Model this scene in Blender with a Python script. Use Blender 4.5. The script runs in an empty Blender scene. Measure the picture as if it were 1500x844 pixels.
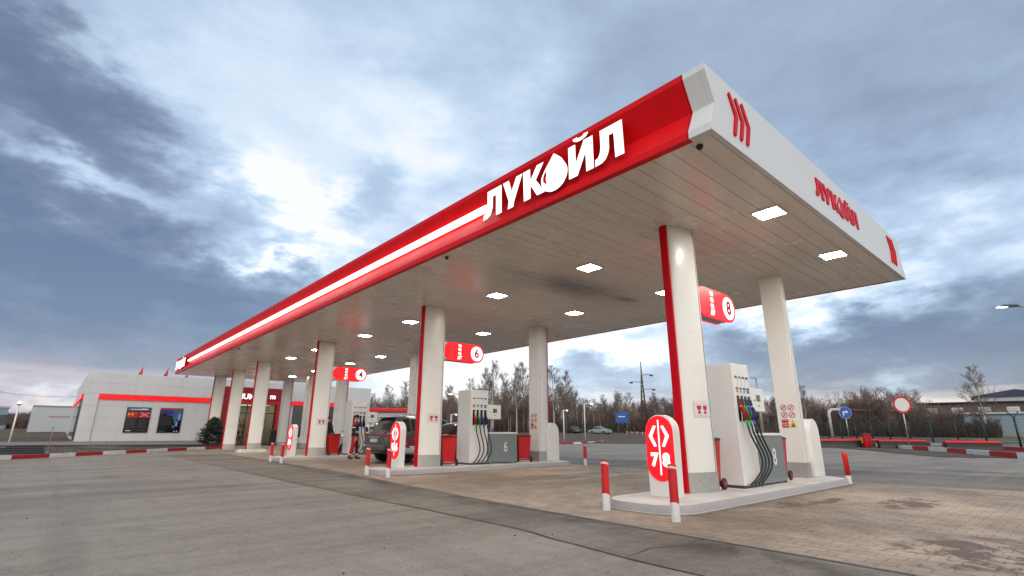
import bpy, bmesh, math, random
from mathutils import Vector, Matrix
random.seed(7)
R = math.radians
scene = bpy.context.scene
col = scene.collection
# ------------------------------------------------------------------ camera
F_PX, YAW, PITCH, ROLL = 736.364, R(48.6321), R(15.9855), R(0.1633)
CAM = Vector((-5.8491, -2.6341, 1.12))
FW = Vector((math.cos(PITCH)*math.cos(YAW), math.cos(PITCH)*math.sin(YAW), math.sin(PITCH)))
RT0 = Vector((math.sin(YAW), -math.cos(YAW), 0)); UP0 = RT0.cross(FW)
RT = RT0*math.cos(ROLL)+UP0*math.sin(ROLL); UP = UP0*math.cos(ROLL)-RT0*math.sin(ROLL)
cd = bpy.data.cameras.new('camera'); cam = bpy.data.objects.new('camera', cd); col.objects.link(cam)
M = Matrix((RT, UP, -FW)).transposed().to_4x4(); M.translation = CAM
cam.matrix_world = M
cd.sensor_width = 36; cd.lens = F_PX/1500*36; cd.clip_end = 6000; cd.clip_start = .05
scene.camera = cam
scene.view_settings.view_transform = 'Standard'; scene.view_settings.look = 'None'
scene.view_settings.exposure = 0; scene.view_settings.gamma = 1
scene.render.engine = 'CYCLES'
try:
    scene.cycles.use_denoising = True
    scene.cycles.max_bounces = 6; scene.cycles.caustics_reflective = False; scene.cycles.caustics_refractive = False
    scene.cycles.sample_clamp_indirect = 4
except Exception: pass

def bearing(px, dist, z=0.0, py=632.0):
    """ground point at an assumed `dist` metres from the camera, in the direction of an image pixel"""
    d = FW*F_PX + RT*(px-750) + UP*(422-py)
    k = dist/math.hypot(d.x, d.y)
    return Vector((CAM.x+d.x*k, CAM.y+d.y*k, z))

def sm(a, b, x):
    t = min(1, max(0, (x-a)/(b-a))); return t*t*(3-2*t)
def terr(x, y):
    return 1.35*sm(58, 125, math.hypot(x, y))

# ------------------------------------------------------------------ materials
def new_mat(name):
    m = bpy.data.materials.new(name); m.use_nodes = True
    nt = m.node_tree; b = nt.nodes['Principled BSDF']
    return m, nt, b
def N(nt, t, **kw):
    n = nt.nodes.new(t)
    for k, v in kw.items():
        if k in n.inputs: n.inputs[k].default_value = v
        else: setattr(n, k, v)
    return n
def ramp(nt, stops, fac=None, interp='LINEAR'):
    n = nt.nodes.new('ShaderNodeValToRGB'); n.color_ramp.interpolation = interp
    e = n.color_ramp.elements
    while len(e) < len(stops): e.new(.5)
    for el, (p, c) in zip(e, stops):
        el.position = p; el.color = (*c, 1) if len(c) == 3 else c
    if fac is not None: nt.links.new(fac, n.inputs['Fac'])
    return n
def mixc(nt, f, a, b, mode='MIX'):
    n = nt.nodes.new('ShaderNodeMix'); n.data_type = 'RGBA'; n.blend_type = mode
    for k, v in ((0, f), (6, a), (7, b)):
        if hasattr(v, 'links') or hasattr(v, 'is_linked'): nt.links.new(v, n.inputs[k])
        else: n.inputs[k].default_value = (*v, 1) if isinstance(v, tuple) and len(v) == 3 else v
    return n.outputs[2]
def mth(nt, op, a, b=None, clamp=False):
    n = nt.nodes.new('ShaderNodeMath'); n.operation = op; n.use_clamp = clamp
    for i, v in enumerate((a, b)):
        if v is None: continue
        if hasattr(v, 'is_linked'): nt.links.new(v, n.inputs[i])
        else: n.inputs[i].default_value = v
    return n.outputs[0]
def noise(nt, scale, detail=4, vec=None, rough=.55, dist=0):
    n = nt.nodes.new('ShaderNodeTexNoise'); n.inputs['Scale'].default_value = scale
    n.inputs['Detail'].default_value = detail; n.inputs['Roughness'].default_value = rough
    n.inputs['Distortion'].default_value = dist
    if vec is not None: nt.links.new(vec, n.inputs['Vector'])
    return n.outputs['Fac']
def pos(nt, scale=(1, 1, 1), rot=(0, 0, 0), kind='Object'):
    if kind == 'World':
        t = nt.nodes.new('ShaderNodeNewGeometry').outputs['Position']
    else:
        t = nt.nodes.new('ShaderNodeTexCoord').outputs[kind]
    mp = nt.nodes.new('ShaderNodeMapping'); mp.inputs['Scale'].default_value = scale; mp.inputs['Rotation'].default_value = rot
    nt.links.new(t, mp.inputs['Vector']); return mp.outputs['Vector']
def bump(nt, b, h, strength=.2, dist=.01):
    n = nt.nodes.new('ShaderNodeBump'); n.inputs['Strength'].default_value = strength; n.inputs['Distance'].default_value = dist
    nt.links.new(h, n.inputs['Height']); nt.links.new(n.outputs['Normal'], b.inputs['Normal'])
def plain(name, c, rough=.5, metal=0, var=.12, scale=3.0, dirt=None, bmp=0, spec=None, rvar=.12):
    """base colour with large and small noise mottling and uneven gloss"""
    m, nt, b = new_mat(name)
    v = pos(nt)
    n1 = noise(nt, scale, 5, v); n2 = noise(nt, scale*9, 3, v)
    s = mth(nt, 'ADD', mth(nt, 'MULTIPLY', n1, .65), mth(nt, 'MULTIPLY', n2, .35))
    lo = tuple(x*(1-var) for x in c); hi = tuple(min(1, x*(1+var)) for x in c)
    r = ramp(nt, [(.3, lo), (.7, hi)], s)
    out = r.outputs['Color']
    if dirt:
        z = nt.nodes.new('ShaderNodeSeparateXYZ'); nt.links.new(nt.nodes.new('ShaderNodeTexCoord').outputs['Object'], z.inputs[0])
        vs = pos(nt, (7, 7, .7)); st = noise(nt, 1.5, 4, vs)
        f = mth(nt, 'MULTIPLY', mth(nt, 'SUBTRACT', 1, mth(nt, 'DIVIDE', z.outputs['Z'], dirt[0]), True), mth(nt, 'MULTIPLY', st, dirt[1]), True)
        out = mixc(nt, f, out, dirt[2])
    nt.links.new(out, b.inputs['Base Color'])
    rr = ramp(nt, [(.3, (rough-rvar*.5,)*3), (.7, (rough+rvar*.5,)*3)], n1)
    nt.links.new(rr.outputs['Color'], b.inputs['Roughness'])
    b.inputs['Metallic'].default_value = metal
    if spec is not None: b.inputs['Specular IOR Level'].default_value = spec
    if bmp: bump(nt, b, n2, bmp, .004)
    return m
def glow(name, c, s, base=None):
    m, nt, b = new_mat(name)
    b.inputs['Base Color'].default_value = (*(base or c), 1)
    n1 = noise(nt, 2.5, 2, pos(nt))
    r = ramp(nt, [(.3, tuple(x*.9 for x in c)), (.7, c)], n1)
    nt.links.new(r.outputs['Color'], b.inputs['Emission Color']); b.inputs['Emission Strength'].default_value = s
    b.inputs['Roughness'].default_value = .3
    return m

MAT = {}
def fascia_mat():
    m, nt, b = new_mat('fascia_red_panels')
    v = pos(nt, kind='World'); sx = nt.nodes.new('ShaderNodeSeparateXYZ'); nt.links.new(v, sx.inputs[0])
    n1 = noise(nt, .7, 4, v); stn = noise(nt, 1.6, 4, pos(nt, (5, 5, .5), kind='World'), .6)
    r = ramp(nt, [(.3, (.66, .004, .008)), (.7, (.78, .004, .009))], n1)
    dirt = ramp(nt, [(.50, (0,)*3), (.75, (1,)*3)], stn)
    c = mixc(nt, mth(nt, 'MULTIPLY', dirt.outputs['Color'], .22), r.outputs['Color'], (.22, .02, .02))
    fr = mth(nt, 'ABSOLUTE', mth(nt, 'SUBTRACT', mth(nt, 'FRACT', mth(nt, 'DIVIDE', mth(nt, 'ADD', sx.outputs['Y'], 2.7), 3.05)), .5))
    seam = mth(nt, 'GREATER_THAN', fr, .4975)
    c = mixc(nt, mth(nt, 'MULTIPLY', seam, .75), c, (.08, .003, .005))
    nt.links.new(c, b.inputs['Base Color'])
    rr = ramp(nt, [(.3, (.34,)*3), (.7, (.5,)*3)], n1); nt.links.new(rr.outputs['Color'], b.inputs['Roughness']); b.inputs['Specular IOR Level'].default_value = .14
    bump(nt, b, noise(nt, .5, 2, v), .12, .05)
    return m
MAT['white'] = plain('white_powder_coat', (.76, .755, .73), .34, var=.03, scale=.8, dirt=(.4, .16, (.52, .49, .44)), rvar=.04)
MAT['column'] = plain('column_cladding', (.80, .79, .755), .28, var=.02, scale=.5, dirt=(.45, .12, (.55, .52, .47)), rvar=.02)
MAT['endwhite'] = plain('canopy_white_panel', (.70, .715, .72), .36, var=.025, scale=.5, rvar=.04)
MAT['red'] = plain('red_satin_paint', (.60, .003, .012), .42, var=.07, scale=1.5, rvar=.08, spec=.12)
MAT['fasciared'] = fascia_mat()
MAT['redmat'] = plain('red_matt_paint', (.60, .010, .014), .45, var=.12, scale=5, dirt=(.35, .7, (.13, .05, .04)))
MAT['redplastic'] = plain('red_bin_plastic', (.48, .006, .008), .42, var=.12, scale=6)
MAT['redglow'] = glow('red_lit_panel', (1, .004, .012), .95, (.5, .005, .01))
MAT['redsignlit'] = glow('red_lit_sign', (1, .006, .012), .95, (.5, .005, .01))
MAT['whiteglow'] = glow('white_lit_acrylic', (1, .98, .94), 1.25, (.8, .8, .8))
MAT['letterglow'] = glow('white_lit_letters', (1, .985, .95), 1.25, (.8, .8, .8))
MAT['bar'] = glow('light_bar_diffuser', (1, .94, .88), 2.6, (.8, .8, .8))
MAT['lamp'] = glow('lamp_diffuser', (1, .94, .84), 86, (.8, .8, .8))
MAT['violet'] = glow('far_lamp_glow', (1, .72, .95), 5, (.8, .8, .8))
MAT['grey'] = plain('grey_panel', (.19, .22, .225), .14, var=.06, scale=2)
MAT['black'] = plain('black_rubber', (.012, .012, .013), .5, var=.2, scale=8)
MAT['blackgloss'] = plain('black_gloss', (.010, .010, .012), .12, var=.2)
MAT['darkgrey'] = plain('dark_grey_metal', (.06, .065, .07), .45, var=.15)
MAT['steel'] = plain('galvanised_steel', (.42, .43, .43), .38, .75, var=.12, scale=10)
MAT['alu'] = plain('silver_trim', (.6, .6, .6), .3, .9, var=.05)
MAT['chrome'] = plain('wheel_alloy', (.45, .46, .48), .3, .8, var=.08)
MAT['blue'] = plain('blue_sign_sheet', (.012, .09, .42), .4, var=.05)
MAT['whitesign'] = plain('white_sign_sheet', (.70, .70, .70), .4, var=.04)
MAT['redsign'] = plain('red_sign_sheet', (.55, .01, .02), .4, var=.05)
MAT['yellow'] = plain('yellow_sheet', (.75, .52, .03), .4, var=.05)
MAT['green'] = plain('green_plastic', (.02, .30, .05), .4, var=.05)
MAT['bluep'] = plain('blue_plastic', (.02, .05, .40), .4, var=.05)
MAT['palegreen'] = plain('pale_green_label', (.25, .55, .25), .4, var=.05)
MAT['paleblue'] = plain('pale_blue_label', (.25, .27, .65), .4, var=.05)
MAT['palered'] = plain('pale_red_label', (.75, .16, .16), .4, var=.05)
MAT['skin'] = plain('skin', (.45, .25, .18), .5, var=.06, scale=20)
MAT['clothred'] = plain('red_workwear', (.42, .010, .014), .8, var=.25, scale=14, bmp=.3)
MAT['clothdark'] = plain('dark_workwear', (.018, .018, .024), .85, var=.3, scale=14, bmp=.3)
MAT['reflect'] = plain('reflective_tape', (.65, .66, .66), .4, var=.08, scale=20)
MAT['screen'] = plain('lcd_screen', (.10, .12, .11), .15, var=.1)
MAT['wood'] = plain('weathered_wood', (.22, .17, .12), .8, var=.25, scale=5)
MAT['birch'] = plain('birch_bark', (.42, .39, .35), .85, var=.4, scale=3)
MAT['bark'] = plain('bare_bark', (.16, .12, .10), .9, var=.35, scale=4)
MAT['twig'] = plain('bare_twigs', (.19, .135, .115), .9, var=.3, scale=1.5)
MAT['fencegreen'] = plain('fence_green_paint', (.012, .035, .028), .5, var=.2)
MAT['teal'] = plain('teal_rail_paint', (.03, .30, .28), .5, var=.15)
MAT['tyre'] = plain('tyre_rubber', (.014, .014, .014), .75, var=.25, scale=10)
MAT['suv'] = plain('grey_car_paint', (.068, .070, .066), .24, .08, var=.05, scale=1)
MAT['maroon'] = plain('maroon_car_paint', (.13, .012, .018), .2, .2, var=.06, scale=1)
MAT['whitecar'] = plain('white_car_paint', (.66, .66, .64), .22, 0, var=.05, scale=1)
MAT['farcar'] = plain('pale_green_car_paint', (.30, .38, .33), .25, .1, var=.05, scale=1)
MAT['plate'] = plain('number_plate', (.55, .55, .55), .4, var=.05)
MAT['tail'] = glow('tail_lamp', (1, .02, .02), .05, (.22, .006, .008))
MAT['pinkish'] = plain('faded_pink_print', (.72, .45, .46), .5, var=.05)
MAT['storegrey'] = plain('grey_render', (.30, .31, .33), .7, var=.08, scale=1)
MAT['palewall'] = plain('pale_cladding', (.50, .52, .54), .5, var=.05, scale=.4)
MAT['bluegrey'] = plain('blue_grey_cladding', (.22, .30, .36), .5, var=.06, scale=.4)
MAT['roofblue'] = plain('blue_roof', (.03, .045, .10), .5, var=.1)
MAT['warmglass'] = glow('lit_window', (1, .82, .5), .9, (.4, .35, .2))
MAT['darkred'] = plain('dark_red_cladding', (.26, .008, .015), .35, var=.08, scale=.7)
MAT['plinth'] = plain('dark_plinth', (.03, .028, .04), .7, var=.2)
MAT['terrace'] = plain('terrace_slab', (.20, .17, .16), .8, var=.2, scale=2, bmp=.3)

def glass_mat():
    m, nt, b = new_mat('tinted_glass')
    n1 = noise(nt, 1.2, 2, pos(nt)); r = ramp(nt, [(.3, (.012, .016, .018)), (.7, (.03, .036, .04))], n1)
    nt.links.new(r.outputs['Color'], b.inputs['Base Color']); b.inputs['Roughness'].default_value = .05
    b.inputs['Specular IOR Level'].default_value = .8
    return m
MAT['glass'] = glass_mat()
def shopglass():
    m, nt, b = new_mat('shop_glass')
    b.inputs['Base Color'].default_value = (.8, .85, .85, 1); b.inputs['Roughness'].default_value = .03
    b.inputs['Transmission Weight'].default_value = 1; b.inputs['IOR'].default_value = 1.1
    n1 = noise(nt, .8, 2, pos(nt)); bump(nt, b, n1, .03, .01)
    return m
MAT['shopglass'] = shopglass()
def tread_plate():
    m, nt, b = new_mat('tread_plate')
    v = pos(nt, (1, 1, 1), (R(45), R(45), 0))
    w = nt.nodes.new('ShaderNodeTexVoronoi'); w.inputs['Scale'].default_value = 58; nt.links.new(pos(nt, (1, 1, 1.0)), w.inputs['Vector'])
    r = ramp(nt, [(.2, (.60, .59, .56)), (.55, (.40, .392, .375))], w.outputs['Distance'])
    nt.links.new(r.outputs['Color'], b.inputs['Base Color']); b.inputs['Metallic'].default_value = .55; b.inputs['Roughness'].default_value = .42
    bump(nt, b, w.outputs['Distance'], .6, .004)
    return m
MAT['tread'] = tread_plate()
def concrete():
    m, nt, b = new_mat('island_concrete')
    v = pos(nt)
    n1 = noise(nt, 1.4, 6, v); n2 = noise(nt, 30, 4, v)
    s = mth(nt, 'ADD', mth(nt, 'MULTIPLY', n1, .7), mth(nt, 'MULTIPLY', n2, .3))
    r = ramp(nt, [(.3, (.42, .40, .37)), (.52, (.60, .58, .55)), (.7, (.68, .665, .64))], s)
    nt.links.new(r.outputs['Color'], b.inputs['Base Color']); b.inputs['Roughness'].default_value = .6
    bump(nt, b, n2, .25, .004)
    return m
MAT['concrete'] = concrete()
def soffit_mat():
    m, nt, b = new_mat('soffit_planks')
    g = nt.nodes.new('ShaderNodeNewGeometry')
    v = pos(nt, kind='World')
    pl = pos(nt, (.05, 1/.3, 0), kind='World')
    wn = nt.nodes.new('ShaderNodeTexWhiteNoise'); wn.noise_dimensions = '2D'
    sn = nt.nodes.new('ShaderNodeVectorMath'); sn.operation = 'FLOOR'; nt.links.new(pl, sn.inputs[0]); nt.links.new(sn.outputs[0], wn.inputs['Vector'])
    n1 = noise(nt, .35, 5, v, .6)
    s = mth(nt, 'ADD', mth(nt, 'MULTIPLY', n1, .75), mth(nt, 'MULTIPLY', wn.outputs['Value'], .25))
    r = ramp(nt, [(.3, (.78, .73, .645)), (.7, (.87, .825, .74))], s)
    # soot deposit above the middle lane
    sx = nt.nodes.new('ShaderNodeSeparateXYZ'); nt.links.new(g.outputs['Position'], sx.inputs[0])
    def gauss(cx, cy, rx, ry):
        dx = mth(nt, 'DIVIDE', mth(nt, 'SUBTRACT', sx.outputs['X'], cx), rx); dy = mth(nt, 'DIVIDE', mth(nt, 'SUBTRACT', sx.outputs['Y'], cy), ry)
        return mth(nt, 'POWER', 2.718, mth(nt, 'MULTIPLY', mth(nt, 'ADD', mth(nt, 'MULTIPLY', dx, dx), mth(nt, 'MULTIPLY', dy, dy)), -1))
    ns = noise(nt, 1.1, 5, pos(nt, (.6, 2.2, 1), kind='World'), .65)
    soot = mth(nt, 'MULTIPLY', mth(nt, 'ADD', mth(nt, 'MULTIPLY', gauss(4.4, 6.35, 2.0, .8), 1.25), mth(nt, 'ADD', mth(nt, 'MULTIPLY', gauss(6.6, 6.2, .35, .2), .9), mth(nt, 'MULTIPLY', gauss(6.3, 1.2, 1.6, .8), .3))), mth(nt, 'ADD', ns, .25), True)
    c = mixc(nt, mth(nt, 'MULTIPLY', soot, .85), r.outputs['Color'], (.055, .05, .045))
    nt.links.new(c, b.inputs['Base Color'])
    rr = ramp(nt, [(.3, (.20,)*3), (.7, (.33,)*3)], n1); nt.links.new(rr.outputs['Color'], b.inputs['Roughness'])
    b.inputs['Specular IOR Level'].default_value = .55
    return m
MAT['soffit'] = soffit_mat()

def asphalt(name, lo, mid, hi, seed=0., streak=.35, dark=None):
    m, nt, b = new_mat(name)
    v = pos(nt, kind='World')
    big = noise(nt, .16, 6, v, .6, .4)
    st = noise(nt, .5, 5, pos(nt, (.22, 1.3, 1), (0, 0, R(-32)), kind='World'), .6)
    st2 = noise(nt, .8, 4, pos(nt, (.12, 2.4, 1), (0, 0, R(28)), kind='World'), .6)
    fine = noise(nt, 45, 3, v, .7); mid_n = noise(nt, 6, 4, v, .6)
    s = mth(nt, 'ADD', mth(nt, 'MULTIPLY', big, .36), mth(nt, 'ADD', mth(nt, 'MULTIPLY', st, .22), mth(nt, 'ADD', mth(nt, 'MULTIPLY', st2, .16), mth(nt, 'ADD', mth(nt, 'MULTIPLY', mid_n, .14), mth(nt, 'MULTIPLY', fine, .20)))))
    r = ramp(nt, [(.415, lo), (.5, mid), (.585, hi)], s)
    out = r.outputs['Color']
    if dark:
        sx = nt.nodes.new('ShaderNodeSeparateXYZ'); nt.links.new(v, sx.inputs[0])
        dl = mth(nt, 'MULTIPLY', mth(nt, 'ADD', sx.outputs['X'], mth(nt, 'SUBTRACT', .62, mth(nt, 'MULTIPLY', sx.outputs['Y'], .075))), 2.6)
        gd = mth(nt, 'POWER', 2.718, mth(nt, 'MULTIPLY', mth(nt, 'MULTIPLY', dl, dl), -1))
        pn = ramp(nt, [(.40, (0,)*3), (.58, (1,)*3)], noise(nt, .9, 6, v, .68, .4))
        out = mixc(nt, mth(nt, 'MULTIPLY', mth(nt, 'MULTIPLY', gd, pn.outputs['Color']), .85), out, (.028, .025, .023))
    # grit
    gr = nt.nodes.new('ShaderNodeTexVoronoi'); gr.inputs['Scale'].default_value = 60; nt.links.new(v, gr.inputs['Vector'])
    gm = ramp(nt, [(.0, (1.30,)*3), (.5, (.76,)*3)], gr.outputs['Distance'])
    out = mixc(nt, .8, out, mixc(nt, 1.0, out, gm.outputs['Color'], 'MULTIPLY'))
    sp2 = noise(nt, 150, 2, v, .8); spk = ramp(nt, [(.36, (.62,)*3), (.5, (1,)*3), (.66, (1.32,)*3)], sp2); out = mixc(nt, 1.0, out, spk.outputs['Color'], 'MULTIPLY')
    tr = noise(nt, 1.0, 5, pos(nt, (1.6, .055, 1), (0, 0, R(9)), kind='World'), .62, .3); tr2 = noise(nt, 1.0, 4, pos(nt, (.06, 1.3, 1), (0, 0, R(-20)), kind='World'), .6, .3)
    tk = ramp(nt, [(.50, (0,)*3), (.64, (1,)*3)], mth(nt, 'MAXIMUM', tr, mth(nt, 'SUBTRACT', tr2, .02)))
    out = mixc(nt, mth(nt, 'MULTIPLY', tk.outputs['Color'], .30), out, tuple(x*.55 for x in mid))
    # oil drips and dark patches
    op = noise(nt, .7, 5, pos(nt, (1, 1, 1), (0, 0, 1.1), kind='World'), .7)
    of = ramp(nt, [(.565, (0,)*3), (.68, (1,)*3)], op)
    out = mixc(nt, mth(nt, 'MULTIPLY', of.outputs['Color'], .45), out, tuple(x*.5 for x in lo))
    nt.links.new(out, b.inputs['Base Color'])
    rr = ramp(nt, [(.35, (.62,)*3), (.65, (.85,)*3)], big); nt.links.new(rr.outputs['Color'], b.inputs['Roughness'])
    bump(nt, b, mth(nt, 'ADD', mth(nt, 'MULTIPLY', fine, .5), mth(nt, 'MULTIPLY', gr.outputs['Distance'], .5)), .5, .006)
    return m
MAT['asphalt'] = asphalt('old_asphalt', (.125, .106, .085), (.235, .202, .165), (.35, .31, .262))
MAT['asphaltdark'] = asphalt('patched_asphalt', (.06, .049, .038), (.165, .138, .11), (.29, .25, .205), dark=True)
MAT['apron'] = asphalt('stained_asphalt', (.042, .037, .033), (.125, .11, .096), (.255, .225, .195))
MAT['road'] = asphalt('road_asphalt', (.13, .13, .135), (.18, .18, .185), (.23, .225, .225))
def soil(name, a, b_, c):
    m, nt, bs = new_mat(name)
    v = pos(nt, kind='World')
    n1 = noise(nt, .5, 7, v, .68); n2 = noise(nt, 9, 4, v, .7)
    s = mth(nt, 'ADD', mth(nt, 'MULTIPLY', n1, .6), mth(nt, 'MULTIPLY', n2, .4))
    r = ramp(nt, [(.36, a), (.5, b_), (.64, c)], s)
    nt.links.new(r.outputs['Color'], bs.inputs['Base Color']); bs.inputs['Roughness'].default_value = .95
    bump(nt, bs, n2, .8, .05)
    return m
MAT['soil'] = soil('bare_soil', (.045, .032, .024), (.085, .062, .046), (.14, .108, .08))
MAT['grass'] = soil('winter_grass', (.05, .055, .028), (.10, .10, .05), (.17, .15, .085))
MAT['gravel'] = soil('gravel_bank', (.05, .043, .037), (.095, .082, .071), (.16, .142, .126))
def pavers():
    m, nt, b = new_mat('block_paving')
    v = pos(nt, kind='World', rot=(0, 0, R(90)))
    br = nt.nodes.new('ShaderNodeTexBrick'); nt.links.new(v, br.inputs['Vector'])
    br.offset = .5; br.inputs['Scale'].default_value = 1; br.inputs['Brick Width'].default_value = .24
    br.inputs['Row Height'].default_value = .165; br.inputs['Mortar Size'].default_value = .009; br.inputs['Mortar Smooth'].default_value = .3
    br.inputs['Color1'].default_value = (.345, .268, .21, 1); br.inputs['Color2'].default_value = (.295, .234, .187, 1); br.inputs['Mortar'].default_value = (.195, .152, .118, 1)
    vw = pos(nt, kind='World')
    big = noise(nt, .30, 6, vw, .62, .5); midn = noise(nt, 2.2, 5, vw, .65)
    tint = ramp(nt, [(.40, (.55, .52, .47)), (.5, (.98, .97, .95)), (.60, (1.42, 1.40, 1.38))], mth(nt, 'ADD', mth(nt, 'MULTIPLY', big, .7), mth(nt, 'MULTIPLY', midn, .3)))
    out = mixc(nt, 1.0, br.outputs['Color'], tint.outputs['Color'], 'MULTIPLY')
    g = nt.nodes.new('ShaderNodeSeparateXYZ'); nt.links.new(vw, g.inputs[0])
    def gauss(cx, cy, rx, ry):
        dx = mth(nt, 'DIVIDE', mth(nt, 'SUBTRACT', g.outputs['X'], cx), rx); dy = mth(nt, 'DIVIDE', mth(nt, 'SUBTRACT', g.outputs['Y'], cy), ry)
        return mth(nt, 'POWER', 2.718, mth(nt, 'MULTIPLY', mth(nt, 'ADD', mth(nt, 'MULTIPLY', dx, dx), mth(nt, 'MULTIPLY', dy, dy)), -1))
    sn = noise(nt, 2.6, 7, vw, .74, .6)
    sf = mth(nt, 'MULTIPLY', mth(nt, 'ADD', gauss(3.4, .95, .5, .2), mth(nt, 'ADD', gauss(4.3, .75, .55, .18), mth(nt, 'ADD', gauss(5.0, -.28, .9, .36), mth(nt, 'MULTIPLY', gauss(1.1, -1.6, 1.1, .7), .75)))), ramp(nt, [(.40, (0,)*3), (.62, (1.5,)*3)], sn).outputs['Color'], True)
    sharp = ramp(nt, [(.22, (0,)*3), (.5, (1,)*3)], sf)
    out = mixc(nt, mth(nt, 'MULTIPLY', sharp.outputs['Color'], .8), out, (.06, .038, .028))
    # warm darker brown patches in the lanes under the roof
    lane_patch = ramp(nt, [(.38, (0,)*3), (.56, (1,)*3)], noise(nt, .55, 5, pos(nt, (.5, 1.4, 1), kind='World'), .6))
    lane = mth(nt, 'MULTIPLY', lane_patch.outputs['Color'], mth(nt, 'ADD', gauss(4.5, 6.6, 4, 2.3), gauss(4.5, 15.4, 4, 2.3)), True)
    out = mixc(nt, mth(nt, 'MULTIPLY', lane, .85), out, (.10, .068, .036))
    # contact shade painted into the paving colour along the island edges
    edge_shade = None
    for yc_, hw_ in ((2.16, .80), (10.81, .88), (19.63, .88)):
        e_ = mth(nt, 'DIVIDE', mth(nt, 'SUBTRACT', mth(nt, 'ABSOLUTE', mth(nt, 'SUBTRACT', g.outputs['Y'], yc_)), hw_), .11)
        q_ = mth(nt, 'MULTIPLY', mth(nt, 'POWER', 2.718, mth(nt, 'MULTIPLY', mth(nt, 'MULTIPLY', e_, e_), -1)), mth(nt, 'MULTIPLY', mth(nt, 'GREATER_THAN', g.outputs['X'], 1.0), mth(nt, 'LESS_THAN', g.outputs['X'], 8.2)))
        edge_shade = q_ if edge_shade is None else mth(nt, 'ADD', edge_shade, q_)
    out = mixc(nt, mth(nt, 'MULTIPLY', edge_shade, mth(nt, 'ADD', mth(nt, 'MULTIPLY', sn, .9), .1), True), out, (.07, .052, .04))
    nt.links.new(out, b.inputs['Base Color'])
    rr = ramp(nt, [(.3, (.55,)*3), (.7, (.8,)*3)], big); nt.links.new(rr.outputs['Color'], b.inputs['Roughness'])
    bump(nt, b, mth(nt, 'ADD', mth(nt, 'MULTIPLY', br.outputs['Fac'], -.8), mth(nt, 'MULTIPLY', midn, .3)), .5, .006)
    return m
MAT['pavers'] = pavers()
def clad():
    m, nt, b = new_mat('store_cladding')
    v = pos(nt)
    n1 = noise(nt, .5, 4, v); n2 = noise(nt, 1.2, 4, pos(nt, (3, 3, .35)))
    s = mth(nt, 'ADD', mth(nt, 'MULTIPLY', n1, .6), mth(nt, 'MULTIPLY', n2, .4))
    r = ramp(nt, [(.3, (.56, .565, .58)), (.7, (.66, .665, .68))], s)
    nt.links.new(r.outputs['Color'], b.inputs['Base Color']); b.inputs['Roughness'].default_value = .4
    return m
MAT['clad'] = clad()

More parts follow.
